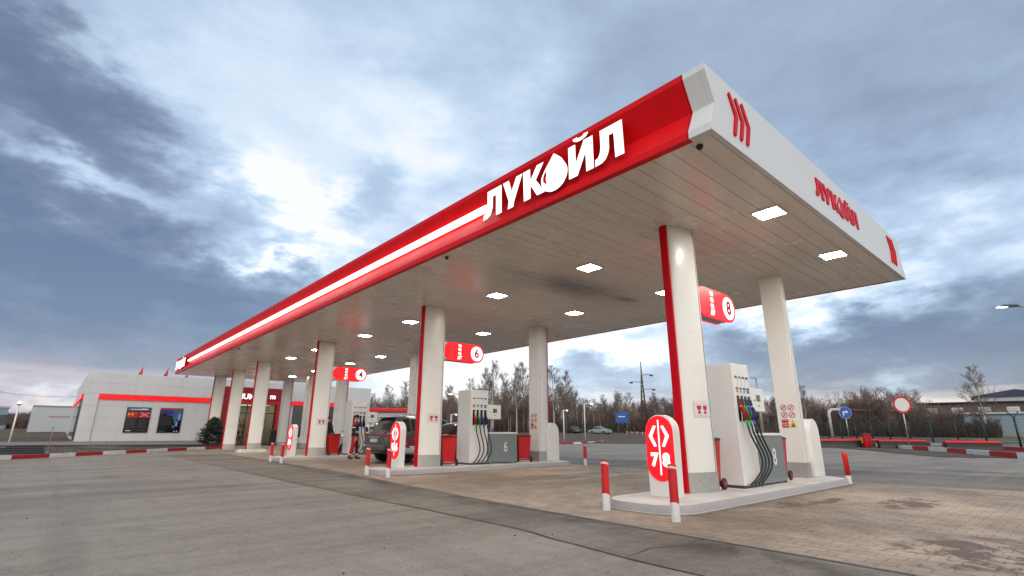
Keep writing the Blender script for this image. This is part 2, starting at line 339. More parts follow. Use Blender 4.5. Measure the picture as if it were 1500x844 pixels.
# ------------------------------------------------------------------ mesh helpers
class MB:
    def __init__(s): s.v = []; s.f = []; s.m = []; s.sm = []
    def add(s, vs, fs, mi=0, smooth=False):
        o = len(s.v); s.v += [tuple(v) for v in vs]
        for f in fs: s.f.append([i+o for i in f]); s.m.append(mi); s.sm.append(smooth)
        return s
    def box(s, x0, x1, y0, y1, z0, z1, mi=0):
        vs = [(x, y, z) for z in (z0, z1) for y in (y0, y1) for x in (x0, x1)]
        return s.add(vs, [(0, 2, 3, 1), (4, 5, 7, 6), (0, 1, 5, 4), (2, 6, 7, 3), (0, 4, 6, 2), (1, 3, 7, 5)], mi)
    def quad(s, a, b, c, d, mi=0): return s.add([a, b, c, d], [(0, 1, 2, 3)], mi)
    def tube(s, pts, r, n=8, mi=0, cap=True, smooth=True):
        pts = [Vector(p) for p in pts]; k = len(pts)
        rs = r if isinstance(r, (list, tuple)) else [r]*k
        vs = []; prev = None
        for i, p in enumerate(pts):
            d = (pts[min(i+1, k-1)]-pts[max(i-1, 0)])
            if d.length < 1e-9: d = Vector((0, 0, 1))
            d.normalize()
            if prev is None:
                a = Vector((0, 0, 1)) if abs(d.z) < .9 else Vector((1, 0, 0))
                u = d.cross(a).normalized()
            else:
                u = (prev - d*prev.dot(d)).normalized()
            prev = u; w = d.cross(u)
            for j in range(n):
                t = 2*math.pi*j/n; vs.append(p+(u*math.cos(t)+w*math.sin(t))*rs[i])
        fs = [(i*n+j, i*n+(j+1) % n, (i+1)*n+(j+1) % n, (i+1)*n+j) for i in range(k-1) for j in range(n)]
        s.add(vs, fs, mi, smooth)
        if cap:
            o = len(s.v)-len(vs)
            s.f.append([o+j for j in reversed(range(n))]); s.m.append(mi); s.sm.append(False)
            s.f.append([o+(k-1)*n+j for j in range(n)]); s.m.append(mi); s.sm.append(False)
        return s
    def prism(s, pts, fn, d0, d1, mi=0, mi_side=None, back=True):
        """pts: 2-D outline; fn(a, b, depth) -> 3-D"""
        n = len(pts); A = [fn(a, b, d1) for a, b in pts]; B = [fn(a, b, d0) for a, b in pts]
        s.add(A, [tuple(range(n))], mi)
        if back: s.add(B, [tuple(reversed(range(n)))], mi if mi_side is None else mi_side)
        s.add(A+B, [(i, n+i, n+(i+1) % n, (i+1) % n) for i in range(n)], mi if mi_side is None else mi_side)
        return s
    def lathe(s, prof, c=(0, 0, 0), n=24, mi=0, axis='z', smooth=True):
        vs = []
        for r, h in prof:
            for j in range(n):
                t = 2*math.pi*j/n; a, b = r*math.cos(t), r*math.sin(t)
                p = (a, b, h) if axis == 'z' else ((h, a, b) if axis == 'x' else (a, h, b))
                vs.append((c[0]+p[0], c[1]+p[1], c[2]+p[2]))
        k = len(prof)
        fs = [(i*n+j, i*n+(j+1) % n, (i+1)*n+(j+1) % n, (i+1)*n+j) for i in range(k-1) for j in range(n)]
        o = len(s.v); s.add(vs, fs, mi, smooth)
        s.f.append([o+j for j in reversed(range(n))]); s.m.append(mi); s.sm.append(False)
        s.f.append([o+(k-1)*n+j for j in range(n)]); s.m.append(mi); s.sm.append(False)
        return s
    def mesh(s, name, mats, bevel=0, seg=2):
        me = bpy.data.meshes.new(name); me.from_pydata(s.v, [], s.f)
        mats = mats if isinstance(mats, (list, tuple)) else [mats]
        for m in mats: me.materials.append(MAT[m] if isinstance(m, str) else m)
        me.polygons.foreach_set('material_index', s.m); me.polygons.foreach_set('use_smooth', s.sm)
        bm = bmesh.new(); bm.from_mesh(me)
        if bevel: bmesh.ops.remove_doubles(bm, verts=bm.verts, dist=1e-5)
        bmesh.ops.recalc_face_normals(bm, faces=bm.faces)
        if bevel:
            es = [e for e in bm.edges if len(e.link_faces) == 2 and e.calc_face_angle(0) > R(35)]
            bmesh.ops.bevel(bm, geom=es, offset=bevel, segments=seg, profile=.5, affect='EDGES', clamp_overlap=True)
        bm.to_mesh(me); bm.free(); me.update()
        return me
    def build(s, name, mats, parent=None, bevel=0, seg=2, loc=None):
        o = bpy.data.objects.new(name, s.mesh(name, mats, bevel, seg)); col.objects.link(o)
        if parent: o.parent = parent
        if loc is not None: o.location = loc
        return o
def tag(o, label=None, cat=None, group=None, kind=None):
    if label: o['label'] = label
    if cat: o['category'] = cat
    if group: o['group'] = group
    if kind: o['kind'] = kind
    return o
def empty(name, loc, label, cat, group=None, rz=0):
    o = bpy.data.objects.new(name, None); col.objects.link(o); o.location = loc; o.rotation_euler = (0, 0, rz)
    o.empty_display_size = .2
    return tag(o, label, cat, group)
KIDS = {}
def kids(o): return [c for c in bpy.data.objects if c.parent == o]
def dup(root, loc, rz=0, label=None, scale=None, group=None):
    r = root.copy(); col.objects.link(r); r.location = loc; r.rotation_euler = (0, 0, rz)
    if scale: r.scale = scale
    if label: r['label'] = label
    if group: r['group'] = group
    for ch in kids(root):
        c = ch.copy(); col.objects.link(c); c.parent = r
        for g in kids(ch):
            d = g.copy(); col.objects.link(d); d.parent = c
    return r
def text_mesh(s, size, offset=0.0, extrude=.004):
    cu = bpy.data.curves.new('t', 'FONT'); cu.body = s; cu.size = size; cu.offset = offset; cu.extrude = extrude
    cu.align_x = 'CENTER'; cu.align_y = 'CENTER'; cu.resolution_u = 4
    o = bpy.data.objects.new('t', cu); col.objects.link(o)
    bpy.context.view_layer.update()
    dg = bpy.context.evaluated_depsgraph_get(); me = bpy.data.meshes.new_from_object(o.evaluated_get(dg))
    bpy.data.objects.remove(o); bpy.data.curves.remove(cu)
    return me
def text(name, s, size, mat, parent, loc, rot, offset=0.0, sx=1.0, extrude=.004):
    me = text_mesh(s, size, offset, extrude); me.materials.clear(); me.materials.append(MAT[mat])
    o = bpy.data.objects.new(name, me); col.objects.link(o); o.parent = parent
    o.location = loc; o.rotation_euler = rot; o.scale = (sx, 1, 1)
    return o
def arc(cx, cy, r, a0, a1, n):
    return [(cx+r*math.cos(R(a0+(a1-a0)*i/n)), cy+r*math.sin(R(a0+(a1-a0)*i/n))) for i in range(n+1)]
FACE_Y = (R(90), 0, 0)          # text readable from -Y
FACE_X = (R(90), 0, R(-90))     # text readable from -X
def sheet(name, poly, z, mat, nx=1):
    b = MB(); b.add([(x, y, z) for x, y in poly], [tuple(range(len(poly)))])
    return tag(b.build(name, mat), kind='structure')
def grid(name, x0, x1, y0, y1, step, fn, mat, kind='structure', keep=None):
    b = MB(); nx = int((x1-x0)/step); ny = int((y1-y0)/step)
    vs = []
    for j in range(ny+1):
        for i in range(nx+1):
            x = x0+(x1-x0)*i/nx; y = y0+(y1-y0)*j/ny; vs.append((x, y, fn(x, y)))
    fs = []
    for j in range(ny):
        for i in range(nx):
            q = (j*(nx+1)+i, j*(nx+1)+i+1, (j+1)*(nx+1)+i+1, (j+1)*(nx+1)+i)
            cx = sum(vs[k][0] for k in q)/4; cy = sum(vs[k][1] for k in q)/4
            if keep is None or keep(cx, cy): fs.append(q)
    b.add(vs, fs, 0, True)
    return tag(b.build(name, mat), kind=kind)
MAT['farwhite'] = glow('cool_lamp_glow', (.85, .95, 1), 6, (.8, .8, .8))
MAT['redglowsoft'] = glow('red_lit_band', (1, .006, .012), .62, (.55, .006, .012))
MAT['postblue'] = plain('poster_blue', (.03, .14, .24), .25, var=.2); MAT['postdeep'] = plain('poster_deep_blue', (.03, .035, .22), .25, var=.3)
# ================================================================== SETTING
def ground():
    b = MB(); rad = [0]+[3*1.16**i for i in range(48)]
    na = 96; vs = [(0, 0, 0)]
    for r in rad[1:]:
        for j in range(na):
            a = 2*math.pi*j/na; x, y = r*math.cos(a), r*math.sin(a); vs.append((x, y, terr(x, y)))
    fs = [(0, 1+j, 1+(j+1) % na) for j in range(na)]
    for i in range(len(rad)-2):
        for j in range(na):
            fs.append((1+i*na+j, 1+(i+1)*na+j, 1+(i+1)*na+(j+1) % na, 1+i*na+(j+1) % na))
    b.add(vs, fs, 0, True)
    return tag(b.build('ground', 'asphalt'), kind='structure')
ground()
EDGE = [(1.15, 27.6), (1.0, 24.6), (.585, 12.0), (.20, 8.2), (-.124, 4.74), (-.26, 1.27), (-.343, -1.3), (-.5, -7)]
MAT['edgestone'] = plain('edge_stone', (.24, .21, .185), .8, var=.3, scale=3)
sheet('patched_strip', [(-1.8, -7), (-1.66, .4), (-1.42, 2.4), (-1.5, 8.9), (-1.5, 14.4), (-1.57, 27.5)]+EDGE, .004, 'asphaltdark')
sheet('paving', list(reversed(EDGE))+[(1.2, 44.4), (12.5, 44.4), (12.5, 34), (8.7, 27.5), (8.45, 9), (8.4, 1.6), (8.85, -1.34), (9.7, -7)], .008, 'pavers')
b = MB()
for (x0, y0), (x1, y1) in zip(EDGE, EDGE[1:]):
    b.quad((x0-.02, y0, .011), (x0+.04, y0, .011), (x1+.04, y1, .011), (x1-.02, y1, .011))
tag(b.build('paving_edge', 'edgestone'), kind='structure')
sheet('stained_apron', [(9.72, -7), (8.87, -1.34), (8.42, 1.6), (8.47, 9), (8.72, 27.5), (12, 27.5), (12.6, 9), (13.2, 2), (14.6, -7)], .004, 'apron')
MAT['jointmat'] = plain('tar_joint', (.05, .045, .04), .8, var=.3, scale=6)
# crack sealing lines in the concrete
b = MB()
for pts, w in (([(-1.8, -7), (-1.66, .4), (-1.42, 2.4), (-1.5, 8.9), (-1.5, 14.4), (-1.57, 27.5)], .010), ([(-1.62, .55), (-1.15, .62), (-.75, .45), (-.30, .5)], .009), ([(16.2, -7), (15.2, 0), (14.8, 5)], .05)):
    for (x0, y0), (x1, y1) in zip(pts, pts[1:]):
        n = max(2, int(math.hypot(x1-x0, y1-y0)/.35)); L = math.hypot(x1-x0, y1-y0); nx, ny = -(y1-y0)/L, (x1-x0)/L
        prev = None
        for i in range(n+1):
            t = i/n; j = random.uniform(-.025, .025) if 0 < i < n else 0; ww = w*random.uniform(.5, 1.3)
            cx, cy = x0+(x1-x0)*t+nx*j, y0+(y1-y0)*t+ny*j
            cur = ((cx-nx*ww, cy-ny*ww, .007), (cx+nx*ww, cy+ny*ww, .007))
            if prev: b.quad(prev[0], cur[0], cur[1], prev[1])
            prev = cur
tag(b.build('asphalt_joint', 'jointmat'), kind='structure')

def kerb(name, pts, seg, h, w, start=0, zf=None, first=None):
    b = MB(); k = start
    for (x0, y0), (x1, y1) in zip(pts, pts[1:]):
        L = math.hypot(x1-x0, y1-y0); n = max(1, round(L/seg)); ux, uy = (x1-x0)/L, (y1-y0)/L
        px, py = -uy*w, ux*w
        for i in range(n):
            a0, a1 = L*i/n+.006, L*(i+1)/n-.006
            A = (x0+ux*a0, y0+uy*a0); B = (x0+ux*a1, y0+uy*a1)
            z0 = (zf(*A) if zf else 0)-.02; z1 = z0+.02+h
            vs = [(A[0], A[1], z0), (B[0], B[1], z0), (B[0]+px, B[1]+py, z0), (A[0]+px, A[1]+py, z0)]
            c = .02
            up = [(A[0]+px*.1, A[1]+py*.1, z1), (B[0]+px*.1, B[1]+py*.1, z1), (B[0]+px, B[1]+py, z1), (A[0]+px, A[1]+py, z1)]
            b.add(vs+up, [(0, 1, 5, 4), (1, 2, 6, 5), (2, 3, 7, 6), (3, 0, 4, 7), (4, 5, 6, 7)], k % 2); k += 1
    return tag(b.build(name, ['kerbwhite', 'kerbred']), kind='structure')
MAT['kerbwhite'] = plain('kerb_white_paint', (.70, .69, .67), .7, var=.22, scale=2.5)
MAT['kerbred'] = plain('kerb_red_paint', (.42, .014, .018), .65, var=.25, scale=2.5)
kx = [-21.6, -19.5, -17.4, -15.3, -13.2, -11.1, -9.0, -6.84, -5.7, -4.8, -3.75, -2.75, -1.75, -.65, .5, 1.7, 3.3]
def ky(x): return x*1.02+33.65
b = MB()
for i, (a, c) in enumerate(zip(kx, kx[1:])):
    A, B = Vector((a+.006, ky(a), 0)), Vector((c-.006, ky(c), 0)); pv = Vector((-.14, .14, 0))
    zt = Vector((0, 0, .16)); zb = Vector((0, 0, -.02))
    vs = [A+zb, B+zb, B+pv+zb, A+pv+zb, A+zt, B+zt, B+pv+zt, A+pv+zt]
    b.add(vs, [(0, 1, 5, 4), (1, 2, 6, 5), (2, 3, 7, 6), (3, 0, 4, 7), (4, 5, 6, 7)], (i+0) % 2)
tag(b.build('kerb', ['kerbwhite', 'kerbred']), kind='structure')
def bankz(x, y):
    d = (y-x*1.02-33.65)/1.43
    return .12+.16*sm(.2, 4.5, d)+.03*math.sin(x*1.7+y*.9)*sm(.3, 2, d)
grid('gravel_bank', -30, 3.4, 2, 44.6, .6, bankz, 'gravel', keep=lambda x, y: (y-x*1.02-33.65)/1.43 > .25)
# terrace in front of the store and the bare slope beyond
b = MB()
b.add([(-9, 36.5, .37), (2.7, 36.5, .28), (2.7, 44.48, .40), (-9, 44.48, .42)], [(0, 1, 2, 3)], 0)
b.add([(-9, 36.5, .37), (2.7, 36.5, .28), (2.7, 36.5, .12), (-9, 36.5, .12), (2.7, 44.48, .40), (2.7, 44.48, .1)], [(0, 1, 2, 3), (1, 4, 5, 2)], 1)
tag(b.build('terrace', ['terrace', 'plinth']), kind='structure')
grid('soil_slope', -70, -4.6, 44.5, 110, 1.6, lambda x, y: .42+.95*sm(50, 100, y)+.06*math.sin(x*.8)*math.sin(y*.5), 'soil')
# far right: verge, road behind the fence, white edge line
def strip(name, pts, w, mat, dz, kind='structure'):
    b = MB(); L = []
    for i, (x, y) in enumerate(pts):
        x2, y2 = pts[min(i+1, len(pts)-1)]; x1, y1 = pts[max(i-1, 0)]
        l = math.hypot(x2-x1, y2-y1); nx, ny = -(y2-y1)/l, (x2-x1)/l
        L.append(((x, y, terr(x, y)+dz), (x+nx*w, y+ny*w, terr(x+nx*w, y+ny*w)+dz)))
    for (a, b_), (c, d) in zip(L, L[1:]): b.quad(a, c, d, b_)
    return tag(b.build(name, mat), kind=kind)
def polyline(a, c, n): return [(a[0]+(c[0]-a[0])*i/n, a[1]+(c[1]-a[1])*i/n) for i in range(n+1)]
kerb('kerb', [(20.4, -4.4), (28.1, .1), (35.3, 3.75), (44.4, 8.95), (50.1, 12.5)], 2.6, .26, .22, 0, terr)
kerb('kerb', [(30, -5.0), (41, .8), (58.5, 9.4), (66, 14.5)], 2.7, .26, .22, 0, terr)
kerb('kerb', [(50.1, 12.5), (46.5, 14.6), (40.5, 14.2), (36.5, 16.5)], 2.2, .18, .22, 1, terr)
strip('verge', polyline((34, -9), (84, 22), 16), 14, 'soil', .02)
def rd(t): return (58+45*t, -12+46*t)
strip('road', [(54, -14), (58, -4), (64, 6), (73, 16), (84, 26), (98, 38)], -10, 'road', .045)
strip('road_line', [(54.4, -14), (58.4, -4), (64.4, 6), (73.4, 16), (84.4, 26), (98.4, 38)], -.3, 'whitesign', .06)
strip('grass_field', [(64, -20), (69, -6), (76, 6), (84, 15), (95, 24), (110, 36)], -60, 'grass', .06)
# middle distance: traffic island with bare soil, kerbed lane divider
kerb('kerb', [(24.5, 33.5), (27.3, 31.6), (33, 32.2), (41, 35.2), (47, 38.2)], 2.4, .16, .25, 1, terr)
kerb('kerb', [(28, 43.5), (33.5, 39.6), (41.5, 42.5), (49, 46.5)], 2.4, .16, .25, 0, terr)
def isl(x, y): return terr(x, y)+.12+.12*sm(0, 6, min(y-(.37*x+27.2), 60-y))
b = MB(); P = [(28.2, 43.8), (33.6, 39.9), (41.5, 42.8), (48.6, 46.6), (46, 52), (36, 58), (24, 60)]
b.add([(x, y, terr(x, y)+.17) for x, y in P], [tuple(range(len(P)))])
tag(b.build('traffic_island', 'soil'), kind='structure')
for i, (x0, y0, x1, y1, w) in enumerate([(48, 96, 74, 80, 60), (74, 80, 92, 62, 60), (92, 62, 112, 40, 60)]):
    strip('forest_floor', [(x0, y0), ((x0+x1)/2, (y0+y1)/2), (x1, y1)], -w, 'soil', .03)
strip('forest_floor', [(8, 92), (30, 100), (48, 96)], 50, 'soil', .03)

# ================================================================== CANOPY
H, HT, X1, Y1 = 5.01, 6.06, 10.29, 40.4
ROWS = [2.28, 11.03, 19.85, 29.0, 34.4, 39.44]
PROF = [(0, HT), (0, 5.965), (.2, 5.52), (0, 5.12), (0, 5.01), (.12, 5.01), (.42, 5.2), (.42, HT)]
canopy = empty('station_canopy', (0, 0, 0), 'long flat red and white canopy with lit white lettering over the fuel pumps', 'canopy')
def fascia(y0, y1, mat, flip=False):
    b = MB(); pts = PROF if not flip else [(X1-x, z) for x, z in PROF]
    b.prism(pts, lambda a, c, d: (a, d, c), y0, y1)
    return b.build('fascia', mat, canopy)
fascia(.33, Y1-.08, 'fasciared'); fascia(.08, .328, 'endwhite'); fascia(.33, Y1-.08, 'fasciared', True); fascia(.08, .328, 'endwhite', True)
OUT = PROF[:5]+[(X1-x, z) for x, z in reversed(PROF[:5])]
for y0, y1 in ((0, .078), (Y1-.078, Y1)):
    b = MB(); b.prism(OUT, lambda a, c, d: (a, d, c), y0, y1); b.build('end_panel', 'endwhite', canopy)
b = MB(); n = 133
for i in range(n):
    y0 = .09+i*(Y1-.18)/n; y1 = y0+(Y1-.18)/n-.009
    b.box(.125, 5.063, y0, y1, 5.012, 5.05); b.box(5.077, X1-.125, y0, y1, 5.012, 5.05)
b.build('soffit', 'soffit', canopy)
b = MB(); b.box(.3, X1-.3, .1, Y1-.1, 5.06, 5.10); b.box(.42, X1-.42, .1, Y1-.1, 5.93, 5.97); b.build('roof_deck', 'plinth', canopy)
# ---- lettering (outlines in units of cap height)
k = 1/.61
hook = [(.0, 0), (.13, .015), (.21, .08), (.26, .2), (.29, .36), (.295, .74), (.39, .74), (.40, 0), (.57, 0), (.56, 1), (.12, 1), (.125, .5), (.10, .32), (.06, .22), (.005, .2)]
GL = {
 'L': hook, 'U': [(0, 1), (.17, 1), (.255, .58), (.39, 1), (.56, 1), (.33, .19), (.30, .0), (.14, 0), (.17, .26)],
 'K': [(.02, 0), (.2, 0), (.2, .44), (.37, 0), (.57, 0), (.34, .53), (.55, 1), (.37, 1), (.2, .6), (.19, 1), (.0, 1)],
 'J': [(.02, 1), (.18, 1), (.18, .40), (.37, 1), (.56, 1), (.56, 0), (.4, 0), (.4, .60), (.21, 0), (.02, 0)],
}
drop = []
for a, r in zip(range(-62, 243, 12), [1]*99):
    drop.append((.33+.315*math.cos(R(a)), .36+.45*math.sin(R(a))))
drop = [(.33+.32*math.cos(R(a)), .355+.47*math.sin(R(a))) for a in range(-200, 21, 10)]+[(.52, .82), (.42, .98), (.335, 1.10), (.25, .94), (.12, .72)]
glint = [(.13, .66), (.07, .5), (.06, .36), (.12, .22), (.15, .24), (.13, .38), (.15, .52)]
breve = [(.30+.17*math.cos(R(a)), 1.19+.15*math.sin(R(a))) for a in range(180, 361, 20)]+[(.30+.075*math.cos(R(a)), 1.20+.06*math.sin(R(a))) for a in range(360, 179, -30)]
WORD = [('L', 0), ('U', .61), ('K', 1.19), ('drop', 1.66), ('J', 2.32), ('L', 2.91)]
def word(fn, sx, sz, d0, d1, face, side, gm):
    for g, off in WORD:
        b = MB()
        P = drop if g == 'drop' else GL[g]
        b.prism([((off+a)*sx, c*sz) for a, c in P], fn, d0, d1, 0, 1)
        if g == 'J': b.prism([((off+a)*sx, c*sz) for a, c in breve], fn, d0, d1, 0, 1)
        if g == 'drop': b.prism([((off+a)*sx, c*sz) for a, c in glint], fn, d1+.001, d1+.006, 2, 2)
        b.build('logo_letter', [face, side, gm], canopy)
word(lambda a, c, d: (-d, 4.84-a, 5.235+c), 1, .60, .02, .045, 'letterglow', 'red', 'red')
word(lambda a, c, d: (-d, 40.15-a, 5.235+c), 1, .60, .02, .045, 'letterglow', 'red', 'red')
word(lambda a, c, d: (3.95+a, -d, 5.35+c), .725, .385, -.005, .022, 'red', 'red', 'endwhite')
def chevron(x0):
    for i in range(3):
        b = MB(); x = x0+i*.2
        P = [(x, 5.88), (x+.1, 5.9), (x+.275, 5.56), (x+.15, 5.2), (x+.045, 5.2), (x+.165, 5.55)]
        P = [(x-.0, 5.86), (x+.03, 5.9), (x+.065, 5.89), (x+.225, 5.58), (x+.225, 5.53), (x+.10, 5.20), (x+.065, 5.18), (x+.03, 5.22), (x+.14, 5.545)]
        b.prism(P, lambda a, c, d: (a, -d, c), -.005, .025); b.build('chevron_bar', 'red', canopy)
chevron(.63); chevron(8.98)
b = MB(); b.tube([(.11, 4.93, 5.60), (.11, 36.35, 5.60)], .074, 16); b.build('light_bar', 'bar', canopy)
for i in range(12):
    b = MB(); b.box(.14, .2, 6+i*2.7, 6.05+i*2.7, 5.56, 5.63); b.build('light_bar_bracket', 'red', canopy)
# ---- columns: bullet plan, red strip on the outer tip
def bullet(xo, xi, yc, wo=.075, wi=.25, n=10):
    s = 1 if xi > xo else -1; L = abs(xi-xo)
    A = []
    for i in range(n+1):
        t = i/n; A.append((xo+s*(.05+(L-.05)*t), wo+(wi-wo)*math.sin(t*math.pi/2)**.8))
    near = [(x, yc-w) for x, w in A]; far = [(x, yc+w) for x, w in reversed(A)]
    return near+far
def column(xo, xi, yc, z0, sticker, base=True, kick=True):
    s = 1 if xi > xo else -1
    b = MB(); P = bullet(xo, xi, yc); n = len(P)
    if s < 0: P = list(reversed(P))
    zk = z0+(.33 if kick else 0)
    vs = [(x, y, z) for z in (zk, H) for x, y in P]
    fs = [(i, (i+1) % n, n+(i+1) % n, n+i) for i in range(n)]
    b.add(vs, fs, 0, False)
    c = b.build('column', 'column', canopy)
    for pl in c.data.polygons: pl.use_smooth = abs(pl.normal.x) < .8
    b = MB(); x0, x1 = sorted((xo, xo+s*.048)); b.box(x0, x1, yc-.072, yc+.072, z0, H-.002)
    b.build('red_strip', 'red', c, .004)
    if kick:
        b = MB(); Q = [(x+(s*.006 if abs(x-xi) < .002 else 0), yc+(y-yc)*1.03) for x, y in P]
        b.add([(x, y, z) for z in (z0, z0+.33) for x, y in Q], fs+[tuple(range(n, 2*n))], 0)
        b.build('kick_plate', 'tread', c)
    # narrow joint on the inner arris
    b = MB(); xs = xi-s*.05
    b.box(min(xs, xs+.008), max(xs, xs+.008), yc-.2535, yc-.245, zk, H-.01)
    b.build('panel_joint', 'darkgrey', c)
    b = MB()
    if sticker == 'front':
        X0 = xo+.27; y = yc-.262
        # a small framed notice with two red pictograms, laid on the curved flank
        def on(a, z, d): # a measured along x
            t = (a-xo-.05)/(abs(xi-xo)-.05); w = .075+.175*math.sin(max(0, min(1, t))*math.pi/2)**.8
            return (a, yc-w-d, z)
        def rect(a0, a1, z0_, z1_, mi, d):
            m = 4
            for i in range(m):
                p, q = a0+(a1-a0)*i/m, a0+(a1-a0)*(i+1)/m
                b.quad(on(p, z0_, d), on(q, z0_, d), on(q, z1_, d), on(p, z1_, d), mi)
        zc = 1.52; rect(X0-.02, X0+.36, zc-.14, zc+.14, 2, .004); rect(X0-.011, X0+.351, zc-.133, zc+.133, 0, .006)
        for a in (X0+.05, X0+.2):
            rect(a, a+.10, zc+.0, zc+.065, 1, .008); rect(a+.03, a+.07, zc-.05, zc, 1, .008); rect(a+.01, a+.09, zc-.075, zc-.05, 1, .008)
        rect(X0+.02, X0+.32, zc+.09, zc+.10, 2, .008); rect(X0+.03, X0+.31, zc-.115, zc-.105, 2, .008)
        b.build('notice', ['whitesign', 'redsign', 'pinkish'], c)
    elif sticker == 'rear':
        x = xi-.004
        def q(y0, y1, z0_, z1_, mi, d=0): b.quad((x-d, y0, z0_), (x-d, y1, z0_), (x-d, y1, z1_), (x-d, y0, z1_), mi)
        for yy in (yc+.085, yc-.085):
            for zz in (1.70, 1.53):
                ring = [(.075, .058)]
                n_ = 20
                O = [(x-.001, yy+.072*math.cos(2*math.pi*i/n_), zz+.072*math.sin(2*math.pi*i/n_)) for i in range(n_)]
                I = [(x-.001, yy+.055*math.cos(2*math.pi*i/n_), zz+.055*math.sin(2*math.pi*i/n_)) for i in range(n_)]
                b.add(O+I, [(i, (i+1) % n_, n_+(i+1) % n_, n_+i) for i in range(n_)], 1)
                b.add([(p[0]+.0005, p[1], p[2]) for p in I], [tuple(range(n_))], 0)
                b.add([(x-.002, yy+.055*math.cos(R(135+e)), zz+.055*math.sin(R(135+e))) for e in (-8, 8)]+[(x-.002, yy+.055*math.cos(R(-45+e)), zz+.055*math.sin(R(-45+e))) for e in (-8, 8)], [(0, 1, 2, 3)], 1)
        for yy, zz, w_, h_ in ((yc+.085, 1.70, .05, .02), (yc-.085, 1.70, .015, .05), (yc+.085, 1.53, .02, .045), (yc-.085, 1.53, .045, .012)):
            q(yy-w_/2, yy+w_/2, zz-h_/2, zz+h_/2, 2, .0015)
        q(yc+.012, yc+.165, 1.35, 1.43, 1, .001); q(yc+.03, yc+.15, 1.405, 1.415, 0, .002); q(yc+.012, yc+.165, 1.24, 1.335, 1, .001)
        for i in range(4): q(yc+.03+i*.03, yc+.045+i*.03, 1.27, 1.31, 0, .002)
        b.add([(x-.001, yc-.165, 1.24), (x-.001, yc-.005, 1.24), (x-.001, yc-.085, 1.42)], [(0, 1, 2)], 3)
        b.add([(x-.002, yc-.12, 1.26), (x-.002, yc-.05, 1.26), (x-.002, yc-.085, 1.34)], [(0, 1, 2)], 2)
        b.build('safety_stickers', ['whitesign', 'redsign', 'black', 'yellow'], c)
    return c
for i, yc in enumerate(ROWS):
    z0 = .13 if i < 4 else .008
    if i == 3: z0 = .16
    column(2.38, 3.10, yc, z0, 'front' if i < 3 else None)
    column(7.97, 7.27, yc, z0 if i < 3 else .008, 'rear' if i < 2 else None)
# ---- lamps
lamp0 = None
LY = [.62, 4.9, 8.42, 13.4, 17.1, 22.3, 26.1, 31.5, 36.0]
for y in LY:
    for x in (3.3, 6.7):
        if lamp0 is None:
            lamp0 = empty('ceiling_light', (x, y, 5.0), '', 'lamp', 'square lamps in the canopy ceiling')
            b = MB(); b.box(-.25, .25, -.25, -.215, -.018, .015); b.box(-.25, .25, .215, .25, -.018, .015); b.box(-.25, -.215, -.2145, .2145, -.018, .015); b.box(.215, .25, -.2145, .2145, -.018, .015)
            b.build('frame', 'white', lamp0)
            b = MB(); b.box(-.213, .213, -.213, .213, -.012, .010); b.build('diffuser', 'lamp', lamp0); o = lamp0
        else: o = dup(lamp0, (x, y, 5.0))
        side = 'lettered front' if x < 5 else 'rear'
        wh = ['at the near white end, outermost', 'just past the nearest column', 'just before the second column', 'just past the second column', 'before the third column', 'just past the third column', 'before the fourth column', 'just past the fourth column', 'last before the store'][LY.index(y)]
        o['label'] = f'lit square ceiling lamp on the {side} side, {wh}'
for (x, y, w) in ((.27, .32, 'beside the white near corner'), (.27, 6.6, 'under the lit logo'), (.27, 24.4, 'far along toward the store')):
    b = MB(); b.lathe([(.001, -.045), (.025, -.04), (.042, -.02), (.046, 0), (.046, .02)], n=16)
    o = b.build('security_camera', 'black', None, loc=(x, y, 4.99)); tag(o, f'small black dome camera under the canopy edge, {w}', 'camera', 'dome cameras along the canopy edge')
# ================================================================== FORECOURT FURNITURE
def rrect(x0, x1, y0, y1, r, n=6):
    P = []
    for cx, cy, a in ((x1-r, y0+r, -90), (x1-r, y1-r, 0), (x0+r, y1-r, 90), (x0+r, y0+r, 180)):
        P += arc(cx, cy, r, a, a+90, n)
    return P
MAT['islandside'] = plain('island_side_concrete', (.33, .315, .315), .55, var=.10, scale=1.3, dirt=(.10, .9, (.22, .20, .19)))  # separate darker concrete for the side faces; dirt term doubles as contact shade
def island(yc, label, x0=.68, hw=.78, off=-.12):
    t = empty('pump_island', (0, yc+off, 0), label, 'pump island', 'raised islands under the pumps')
    b = MB(); Pb = rrect(x0, 8.42, -hw, hw, .62); Pm = rrect(x0+.01, 8.40, -hw+.015, hw-.015, .61); Pt = rrect(x0+.09, 8.32, -hw+.09, hw-.09, .55)
    n = len(Pb)
    b.add([(x, y, -.02) for x, y in Pb]+[(x, y, .025) for x, y in Pb]+[(x, y, .028) for x, y in Pm]+[(x, y, .125) for x, y in Pt]+[(x, y, .13) for x, y in rrect(x0+.11, 8.30, -hw+.11, hw-.11, .53)],
          [(r*n+i, r*n+(i+1) % n, (r+1)*n+(i+1) % n, (r+1)*n+i) for r in range(4) for i in range(n)]+[tuple(range(4*n, 5*n))])
    b.build('island_slab', ['concrete', 'islandside'], t)
    for pl in t.children[0].data.polygons: pl.material_index = 1 if abs(pl.normal.z) < .85 else 0
    b = MB()
    for xe, a0 in ((.68, 150), (8.36, -30)):
        pass
    return t
island(ROWS[0], 'pale concrete pump island nearest the camera, carrying pump 8')
island(ROWS[1], 'pale concrete pump island in the middle, carrying pump 6', .9, .86, -.22)
island(ROWS[2], 'pale concrete pump island farthest back, beside the worker, carrying pump 4', .9, .86, -.22)
